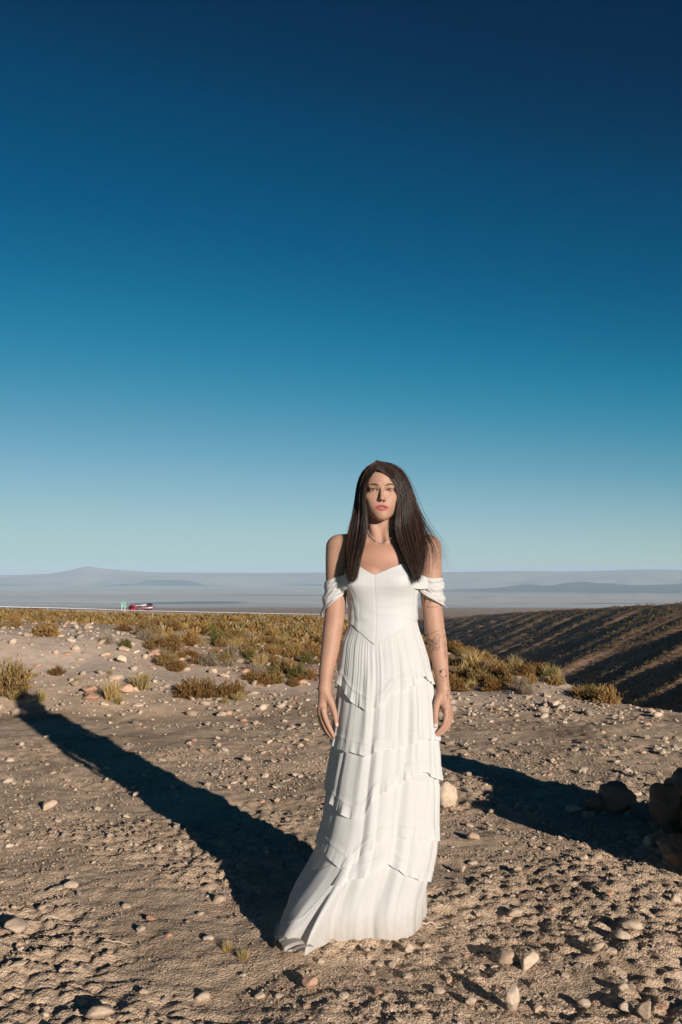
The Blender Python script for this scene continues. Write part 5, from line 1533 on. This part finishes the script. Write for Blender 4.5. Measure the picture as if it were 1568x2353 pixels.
def tattoo(name, strokes, w, mat, label):
    V, F = [], []
    for s in strokes: stroke(s, w, V, F)
    if F:
        o = part(name, mesh_np(name, np.array(V), np.array(F), mat), body_holder); o['label'] = label
body_holder = body
def C5(x, y): return (943.2 + 0.1042 * x, 1286.2 + 0.1042 * y)       # first arm close-up -> photograph
def C6(x, y): return (943.2 + 0.1042 * x, 1470.0 + 0.1042 * y)       # second arm close-up
def arc(cx, cy, rx, ry, a0, a1, f, n=24):
    return [f(cx + rx * math.cos(math.radians(a0 + (a1 - a0) * i / n)), cy + ry * math.sin(math.radians(a0 + (a1 - a0) * i / n))) for i in range(n + 1)]
def pl(f, *p): return [f(*q) for q in p]
butterfly = [pl(C5, (490, 1800), (500, 1900), (505, 1960), (515, 2040)), pl(C5, (485, 1800), (470, 1770), (440, 1750)), pl(C5, (492, 1800), (500, 1760), (520, 1720)),
  pl(C5, (495, 1810), (530, 1740), (570, 1670), (620, 1630), (650, 1640), (658, 1690), (645, 1760), (655, 1790), (630, 1825), (580, 1840), (510, 1840)),
  pl(C5, (500, 1870), (540, 1850), (600, 1845), (645, 1880), (652, 1930), (620, 1985), (570, 2000), (530, 1970), (505, 1900)),
  pl(C5, (485, 1810), (450, 1775), (400, 1745), (358, 1735), (370, 1790), (400, 1850), (440, 1870), (485, 1850)),
  pl(C5, (485, 1880), (440, 1880), (400, 1910), (410, 1990), (440, 2050), (470, 2040), (495, 1960)),
  pl(C5, (510, 1830), (560, 1770), (640, 1680)), pl(C5, (540, 1830), (590, 1780), (645, 1770)), pl(C5, (510, 1890), (560, 1900), (590, 1860)), pl(C5, (560, 1900), (580, 1940), (640, 1930)), pl(C5, (560, 1900), (545, 1960)), pl(C5, (580, 1940), (590, 1990)),
  pl(C5, (480, 1830), (430, 1790), (375, 1755)), pl(C5, (490, 1900), (450, 1930), (430, 2010))]
tattoo('tattoo', butterfly, 0.0014, M_INK, 'fine-line butterfly tattoo on the forearm')
venus = [arc(727, 745, 78, 92, 0, 360, C6, 40), pl(C6, (727, 838), (725, 915)), pl(C6, (700, 910), (745, 912))]
rose = [arc(672, 698, 26, 34, 0, 360, C6, 16), arc(672, 698, 14, 18, 0, 360, C6, 12), pl(C6, (655, 690), (690, 706)), pl(C6, (660, 715), (688, 680)), arc(780, 800, 20, 14, 0, 360, C6, 10)]
tattoo('tattoo', venus + rose, 0.0014, M_INK, 'round flower wreath tattoo with a cross below, above the wrist')
twig = [pl(C6, (880, 950), (850, 1080), (815, 1200), (825, 1350)), pl(C6, (850, 1050), (815, 990)), pl(C6, (845, 1090), (880, 1040)), pl(C6, (835, 1130), (785, 1130)), pl(C6, (828, 1160), (845, 1110)), pl(C6, (820, 1240), (785, 1225)), pl(C6, (820, 1250), (835, 1205))]
leaf = [pl(C5, (740, 1810), (775, 1880), (790, 1950), (780, 2040), (800, 2120)), pl(C5, (775, 1880), (735, 1850)), pl(C5, (790, 1950), (750, 1940)), pl(C5, (785, 1920), (795, 1860)), pl(C5, (770, 2010), (745, 2060), (790, 2110)), pl(C5, (800, 2130), (745, 2180)), pl(C5, (790, 2130), (760, 2110)), pl(C5, (700, 1490), (760, 1510), (750, 1550))]
tattoo('tattoo', twig, 0.0012, M_INK2, 'small leafy twig tattoo across the wrist')
tattoo('tattoo', leaf, 0.0012, M_INK2, 'faint flower stem tattoo along the forearm')
feather = [arc(285, 870, 42, 100, -80, 95, C5, 18), arc(300, 870, 16, 80, -70, 80, C5, 12), pl(C5, (265, 960), (262, 1010)), pl(C5, (415, 960), (400, 1000), (385, 1015), (378, 1055)), pl(C5, (420, 925), (455, 945)), pl(C5, (425, 945), (452, 915)), pl(C5, (430, 912), (450, 950)),
           pl(C5, (280, 1120), (300, 1200), (295, 1300), (305, 1400), (315, 1450)), pl(C5, (300, 1190), (280, 1160)), pl(C5, (295, 1290), (320, 1260)), pl(C5, (330, 990), (310, 1030))]
tattoo('tattoo', feather, 0.0013, M_INK, 'curved feather tattoo with small marks inside the elbow')
def lettering(txt, x0, y0, x1, y1, h, f, mat, label, shear=0.0):
    """a line of letters laid on the skin, baseline from (x0,y0) to (x1,y1) of a close-up"""
    cu = bpy.data.curves.new('lettering', 'FONT'); cu.body = txt; cu.size = 1.0; cu.shear = shear; cu.resolution_u = 2
    tmp = bpy.data.objects.new('lettering', cu); COL.objects.link(tmp)
    dg = bpy.context.evaluated_depsgraph_get(); dg.update()
    me = bpy.data.meshes.new_from_object(tmp.evaluated_get(dg)); bpy.data.objects.remove(tmp)
    co = np.array([v.co[:] for v in me.vertices]); fs = [list(p.vertices) for p in me.polygons]; bpy.data.meshes.remove(me)
    w = co[:, 0].max()
    L = math.hypot(x1 - x0, y1 - y0); ux, uy = (x1 - x0) / L, (y1 - y0) / L
    V = []
    for c in co:
        a = c[0] / w * L; b = c[1] * h / 0.7
        q = on_skin(*f(x0 + ux * a + uy * b, y0 + uy * a - ux * b), 0.0006)
        V.append(q[0] if q else None)
    fs = [p for p in fs if all(V[i] is not None for i in p)]
    V = [v if v is not None else np.zeros(3) for v in V]
    me = bpy.data.meshes.new('lettering'); me.from_pydata([tuple(v) for v in V], [], fs); me.materials.append(mat)
    o = part('lettering', me, body_holder); o['label'] = label
lettering('rain, no flowers', 352, 1678, 645, 1565, 30, C5, M_INK, 'small typed tattoo lettering reading rain, no flowers')
lettering('habiemens', 375, 1065, 600, 1045, 26, C5, M_INK2, 'small handwritten tattoo lettering under the sleeve', 0.4)
lettering('pu', 725, 1690, 790, 1670, 40, C5, M_INK2, 'faint handwritten tattoo letters beside the butterfly', 0.4)
# ================================================================== road, sign and car carrier in the distance
M_ASPH = plain('asphalt', (0.06, 0.058, 0.055), 0.9, 0.2)
t = NT('road_bank_earth'); nz = t.noise(0.3, 5, 0.6, t.pos()); t.bsdf(t.ramp(nz.outputs[0], [(0.3, (0.36, 0.27, 0.19)), (0.7, (0.50, 0.41, 0.32))]).outputs[0], 0.95, 0.1); M_BANK = t.m
M_GALV = plain('galvanised_steel', (0.55, 0.54, 0.52), 0.45, 0.4)
RU = [(-420, 1386, 420), (-150, 1392, 455), (0, 1396, 480), (170, 1400, 508), (305, 1405, 540), (450, 1408, 580), (600, 1411, 625), (760, 1413.5, 690), (900, 1417, 760)]
RP = np.array([at(*r_) for r_ in RU])
s_ = np.linspace(0, len(RP) - 1, 120)
RP = np.stack([np.interp(s_, np.arange(len(RP)), RP[:, k]) for k in range(3)], 1)
for _ in range(12): RP[1:-1] = RP[1:-1] * .5 + (RP[:-2] + RP[2:]) * .25
TG = np.gradient(RP, axis=0); TG[:, 2] = 0; TG /= np.linalg.norm(TG, axis=1)[:, None]
NR = np.stack([TG[:, 1], -TG[:, 0], 0 * TG[:, 0]], 1)           # towards the viewer
def ribbon(offs, name, mat):
    V = np.stack([RP + NR * o + np.array([0, 0, dz]) for o, dz in offs], 1)
    return mesh_np(name, V.reshape(-1, 3), grid_faces(V.shape[0], V.shape[1], False), mat)
tag(obj('road_embankment', ribbon([(22, -10), (6.2, -0.25), (-6.2, -0.25), (-22, -10)], 'road_embankment', M_BANK)), kind='structure')
tag(obj('road', ribbon([(4.6, -0.04), (-4.6, -0.04)], 'road', M_ASPH)), kind='structure')
rail = empty('guard_rail', tuple(RP[60] + NR[60] * 5.4))
tag(rail, 'long pale guard rail along the distant road on the left', 'guard rail')
def child(name, me, parent, loc=(0, 0, 0)):
    o = bpy.data.objects.new(name, me); COL.objects.link(o); o.parent = parent; o.location = loc; return o
V = np.stack([RP + NR * 5.4 + np.array([0, 0, z]) for z in (0.42, 0.50, 0.58, 0.66)], 1); V[:, 1] += NR * 0.06; V[:, 2] -= NR * 0.0
child('beam', mesh_np('beam', (V - np.array(rail.location)).reshape(-1, 3), grid_faces(V.shape[0], 4, False), M_GALV), rail)
def box_mesh(name, boxes, mat, bev=0.0):
    V, F = [], []
    for (x0, x1, y0, y1, z0, z1) in boxes:
        b = len(V); V += [(x, y, z) for z in (z0, z1) for y in (y0, y1) for x in (x0, x1)]
        F += [[b + q for q in f] for f in ((0, 2, 3, 1), (4, 5, 7, 6), (0, 1, 5, 4), (2, 6, 7, 3), (0, 4, 6, 2), (1, 3, 7, 5))]
    me = mesh_np(name, np.array(V), np.array(F), mat, smooth=False)
    if bev:
        bm = bmesh.new(); bm.from_mesh(me); bmesh.ops.bevel(bm, geom=list(bm.edges), offset=bev, segments=2, affect='EDGES', profile=0.6); bm.to_mesh(me); bm.free()
    return me
POST = box_mesh('post', [(-.05, .05, -.05, .05, -.4, .62)], M_GALV)
for i in range(2, 118, 4):
    child('post', POST, rail, tuple(RP[i] + NR[i] * 5.35 - np.array(rail.location)))
def prism(name, prof, x0, x1, mat):
    """a side profile (y, z) pushed along x"""
    n = len(prof); V = [(x0, a, b) for a, b in prof] + [(x1, a, b) for a, b in prof]
    me = bpy.data.meshes.new(name)
    me.from_pydata(V, [], [list(range(n))[::-1], list(range(n, 2 * n))] + [[i, (i + 1) % n, n + (i + 1) % n, n + i] for i in range(n)])
    me.materials.append(mat); return me
def wheel(name, r, w, mat):
    n = 20; V, F = [], []
    for x, rr in ((-w / 2, r * .55), (-w / 2, r * .94), (-w * .35, r), (w * .35, r), (w / 2, r * .94), (w / 2, r * .55)):
        V += [(x, rr * math.cos(k / n * 6.2832), rr * math.sin(k / n * 6.2832)) for k in range(n)]
    for a in range(5):
        F += [[a * n + k, a * n + (k + 1) % n, (a + 1) * n + (k + 1) % n, (a + 1) * n + k] for k in range(n)]
    F += [list(range(n))[::-1], list(range(5 * n, 6 * n))]
    me = bpy.data.meshes.new(name); me.from_pydata(V, [], F); me.materials.append(mat); return me
M_RED_P = plain('red_truck_paint', (0.30, 0.016, 0.018), 0.3, 0.5)
M_GLASS = plain('dark_glass', (0.012, 0.014, 0.016), 0.08, 0.6)
M_TYRE = plain('tyre', (0.02, 0.02, 0.02), 0.8, 0.2)
M_CHROME = plain('bumper_grey', (0.30, 0.30, 0.30), 0.4, 0.5)
M_LAMP = plain('headlamp_glass', (0.85, 0.85, 0.80), 0.15, 0.6)
iT = int(np.argmin(np.abs(RP[:, 1] - 540)))
hd = -TG[iT] if TG[iT][1] > 0 else TG[iT]                        # towards the viewer
yaw = math.atan2(-hd[0], hd[1]) + math.pi                        # local -y is forward
truck = empty('car_transporter', tuple(RP[iT] + NR[iT] * 1.6), yaw)
tag(truck, 'red car carrier truck driving on the distant road beside the green sign', 'truck')
child('cab', prism('cab', [(0, 0.55), (-2.1, 0.55), (-2.25, 0.9), (-2.25, 1.75), (-1.95, 2.95), (-1.2, 3.55), (0, 3.6)], -1.27, 1.27, M_RED_P), truck)
child('windscreen', prism('windscreen', [(-2.27, 1.75), (-2.27, 1.85), (-1.99, 2.75), (-1.95, 2.72)], -1.12, 1.12, M_GLASS), truck)
child('sun_visor', box_mesh('sun_visor', [(-1.2, 1.2, -2.35, -1.95, 2.82, 3.0)], M_RED_P), truck)
child('bumper', box_mesh('bumper', [(-1.25, 1.25, -2.4, -2.2, 0.38, 0.82)], M_RED_P, 0.04), truck)
child('grille', box_mesh('grille', [(-.8, .8, -2.29, -2.24, 0.95, 1.6)], M_GLASS), truck)
HL = box_mesh('headlight', [(-.22, .22, -.05, .05, -.12, .12)], M_LAMP)
for x in (-.92, .92): child('headlight', HL, truck, (x, -2.38, 0.68))
MI = box_mesh('mirror', [(-.13, .13, -.06, .06, -.4, .3)], M_GLASS, 0.03)
for x in (-1.5, 1.5): child('mirror', MI, truck, (x, -2.1, 2.2))
SWN = box_mesh('side_window', [(-.02, .02, -.5, .5, -.4, .4)], M_GLASS)
for x in (-1.275, 1.275): child('side_window', SWN, truck, (x, -1.2, 2.2))
WH = wheel('wheel', 0.5, 0.32, M_TYRE)
for y in (-1.2, 1.7, 9.5, 10.7, 11.9):
    for x in (-1.1, 1.1): child('wheel', WH, truck, (x, y, 0.5))
tr_ = child('trailer', box_mesh('trailer', [(-1.25, 1.25, 1.0, 14.2, 0.85, 1.0), (-1.25, -1.0, 0.2, 14.2, 2.35, 2.5), (1.0, 1.25, 0.2, 14.2, 2.35, 2.5)] + [(-1.0, 1.0, y, y + .12, 2.36, 2.46) for y in np.linspace(.4, 14, 12)], M_RED_P), truck)
PO = box_mesh('upright', [(-.09, .09, -.09, .09, 0, 1.5)], M_RED_P); PT = box_mesh('upright', [(-.06, .06, -.06, .06, 0, 0.9)], M_RED_P)
for y in (0.6, 4.8, 9.2, 13.9):
    for x in (-1.16, 1.16): child('upright', PO, tr_, (x, y, 1.0))
for y in (3.0, 8.6, 14.0):
    for x in (-1.16, 1.16): child('upright', PT, tr_, (x, y, 2.5))
BR = prism('brace', [(0, 0), (.18, 0), (2.2, 1.36), (2.02, 1.36)], -.05, .05, M_RED_P)
for y in (1.4, 5.6, 10.0):
    for x in (-1.18, 1.18): child('brace', BR, tr_, (x, y, 1.0))
def car(name, local, paint, label, rot=0.0):
    c, s = math.cos(yaw), math.sin(yaw); x, y, z = local
    o = empty(name, (truck.location.x + c * x - s * y, truck.location.y + s * x + c * y, truck.location.z + z), yaw + rot)
    tag(o, label, 'car', 'cars carried by the truck')
    child('body', prism('body', [(-2.0, .35), (-2.1, .65), (-1.95, .82), (-1.0, .95), (1.5, 1.0), (2.0, .95), (2.05, .4)], -.86, .86, paint), o)
    cb = child('cabin', prism('cabin', [(-1.05, .94), (-.35, 1.45), (.9, 1.5), (1.75, .98)], -.72, .72, M_GLASS), o)
    child('car_roof', prism('car_roof', [(-.33, 1.44), (-.30, 1.50), (.85, 1.55), (.95, 1.48)], -.70, .70, paint), cb)
    w = wheel('wheel', 0.33, 0.2, M_TYRE)
    for yy in (-1.3, 1.25):
        for xx in (-.78, .78): child('wheel', w, o, (xx, yy, 0.33))
P_ = {n: plain('car_paint_' + n, c, 0.25, 0.5) for n, c in (('white', (0.75, 0.75, 0.74)), ('black', (0.03, 0.03, 0.035)), ('silver', (0.42, 0.43, 0.44)), ('teal', (0.05, 0.10, 0.12)), ('grey', (0.2, 0.2, 0.21)))}
car('car', (0, 2.4, 2.5), P_['silver'], 'silver car on the upper deck of the carrier behind the cab')
car('car', (0, 6.8, 2.5), P_['white'], 'white car on the upper deck of the carrier')
car('car', (0, 11.4, 2.5), P_['black'], 'dark car at the rear of the upper deck of the carrier')
car('car', (0, 4.2, 1.0), P_['grey'], 'grey car on the lower deck of the carrier near the cab')
car('car', (0, 11.0, 1.0), P_['white'], 'white car at the rear of the lower deck of the carrier')
# ---- green road sign
M_GREEN = plain('sign_green', (0.055, 0.42, 0.30), 0.5, 0.4)
M_SIGNW = plain('sign_white', (0.78, 0.80, 0.76), 0.5, 0.4)
M_ORANGE = plain('sign_orange', (0.70, 0.20, 0.11), 0.5, 0.4)
iS = int(np.argmin(np.abs(RP[:, 1] - 527)))
sb_ = RP[iS] + NR[iS] * 7.2
sign = empty('road_sign', (float(at(284, 1400, sb_[1]).x), float(sb_[1]), float(RP[iS][2]) - 1.2), math.radians(-14))
tag(sign, 'green road sign with an orange band on two white posts by the distant road', 'road sign')
child('panel', box_mesh('panel', [(-1.3, 1.3, -.04, .04, 3.4, 5.9)], M_GREEN), sign)
child('border', box_mesh('border', [(-1.26, 1.26, -.055, -.041, 5.78, 5.85), (-1.26, 1.26, -.055, -.041, 3.45, 3.52), (-1.26, -1.19, -.055, -.041, 3.52, 5.78), (1.19, 1.26, -.055, -.041, 3.52, 5.78)], M_SIGNW), sign)
child('orange_band', box_mesh('orange_band', [(-.75, 1.05, -.06, -.042, 4.85, 5.25)], M_ORANGE), sign)
child('arrow', prism('arrow', [(-.06, 0), (-.042, 0), (-.042, .7), (-.06, .7)], -.16, .16, M_SIGNW), sign, (-.6, 0, 3.6))
SP = box_mesh('post', [(-.1, .1, -.08, .08, -2.0, 3.4)], M_SIGNW)
for x in (-.85, .85): child('post', SP, sign, (x, 0.05, 0))

# ---- white painted stroke on the boulder at the right edge
vb = np.array([v.co[:] for v in pb.data.vertices]); bpy.context.view_layer.update()
MW = np.array(pb.matrix_world); vw = vb @ MW[:3, :3].T + MW[:3, 3]
bt = BVHTree.FromPolygons([tuple(v) for v in vw.tolist()], [list(p.vertices) for p in pb.data.polygons])
V, F = [], []
zs = np.linspace(0.75, -0.8, 26)
for i, q in enumerate(zs):
    z = pb.location.z + q * 0.085
    x = pb.location.x - 0.036 - 0.024 * math.cos(q * 1.7) + 0.014 * q
    w = 0.006 + 0.003 * math.sin(i * 1.7)
    for dx in (-w, w):
        o3 = Vector((x + dx, 3.9, z)); h = bt.ray_cast(o3, Vector((0, 1, 0)))
        hp = h[0] if h[0] is not None else Vector((x + dx, pb.location.y, z))
        V.append(tuple(np.array(hp) + np.array([0, -0.002, 0])))
    if i: b = len(V) - 4; F.append([b, b + 1, b + 3, b + 2])
me = mesh_np('painted_stroke', np.array(V), np.array(F), plain('white_paint', (0.75, 0.75, 0.72), 0.7, 0.2))
o = bpy.data.objects.new('painted_stroke', me); COL.objects.link(o); o.parent = pb; o.matrix_parent_inverse = pb.matrix_world.inverted()
# ---- dry twigs near the hem
M_TWIG = plain('dry_wood', (0.42, 0.33, 0.24), 0.9, 0.1)
def twig(pts, r, label):
    P = resample([np.array(on_ground(u, v)) for u, v in pts], 14)
    P[:, 2] = ground_z(P[:, 0], P[:, 1]) + r * 0.8 + 0.004 * np.abs(np.sin(np.arange(14) * .7))
    v, f, c = tubes(P[None], np.linspace(r, r * .4, 14)[None], np.array([[.4, .3, .2]]))
    tag(obj('twig', mesh_np('twig', v, f, M_TWIG)), label, 'twig', 'dry twigs on the gravel')
twig([(960, 2128), (985, 2126), (1005, 2124), (1022, 2125)], 0.006, 'pale dry twig lying right of the hem')
twig([(1200, 2182), (1216, 2192), (1226, 2200)], 0.003, 'thin dry stalk right of the two big foreground stones')
twig([(240, 2166), (275, 2164), (302, 2166)], 0.005, 'short dry stick on the left foreground gravel')
# ---- look-alikes that share a wording are told apart by their order in the view
from collections import defaultdict
same = defaultdict(list)
for o in scene.objects:
    if o.parent is None and 'label' in o and o.get('kind') != 'stuff': same[o['label']].append(o)
ORD = ['first', 'second', 'third', 'fourth', 'fifth', 'sixth', 'seventh', 'eighth', 'ninth', 'tenth', 'eleventh', 'twelfth']
for lab, os_ in same.items():
    if len(os_) < 2: continue
    os_.sort(key=lambda o: o.location.x / max(o.location.y, 1))
    n = len(os_)
    for i, o in enumerate(os_):
        suf = {2: ['left one', 'right one'], 3: ['left one', 'middle one', 'right one']}.get(n, [(ORD[k] if k < 12 else 'farther') + ' from left' for k in range(n)])[i]
        if len((lab + ' ' + suf).replace(',', ' ').split()) <= 16: o['label'] = lab + ', ' + suf
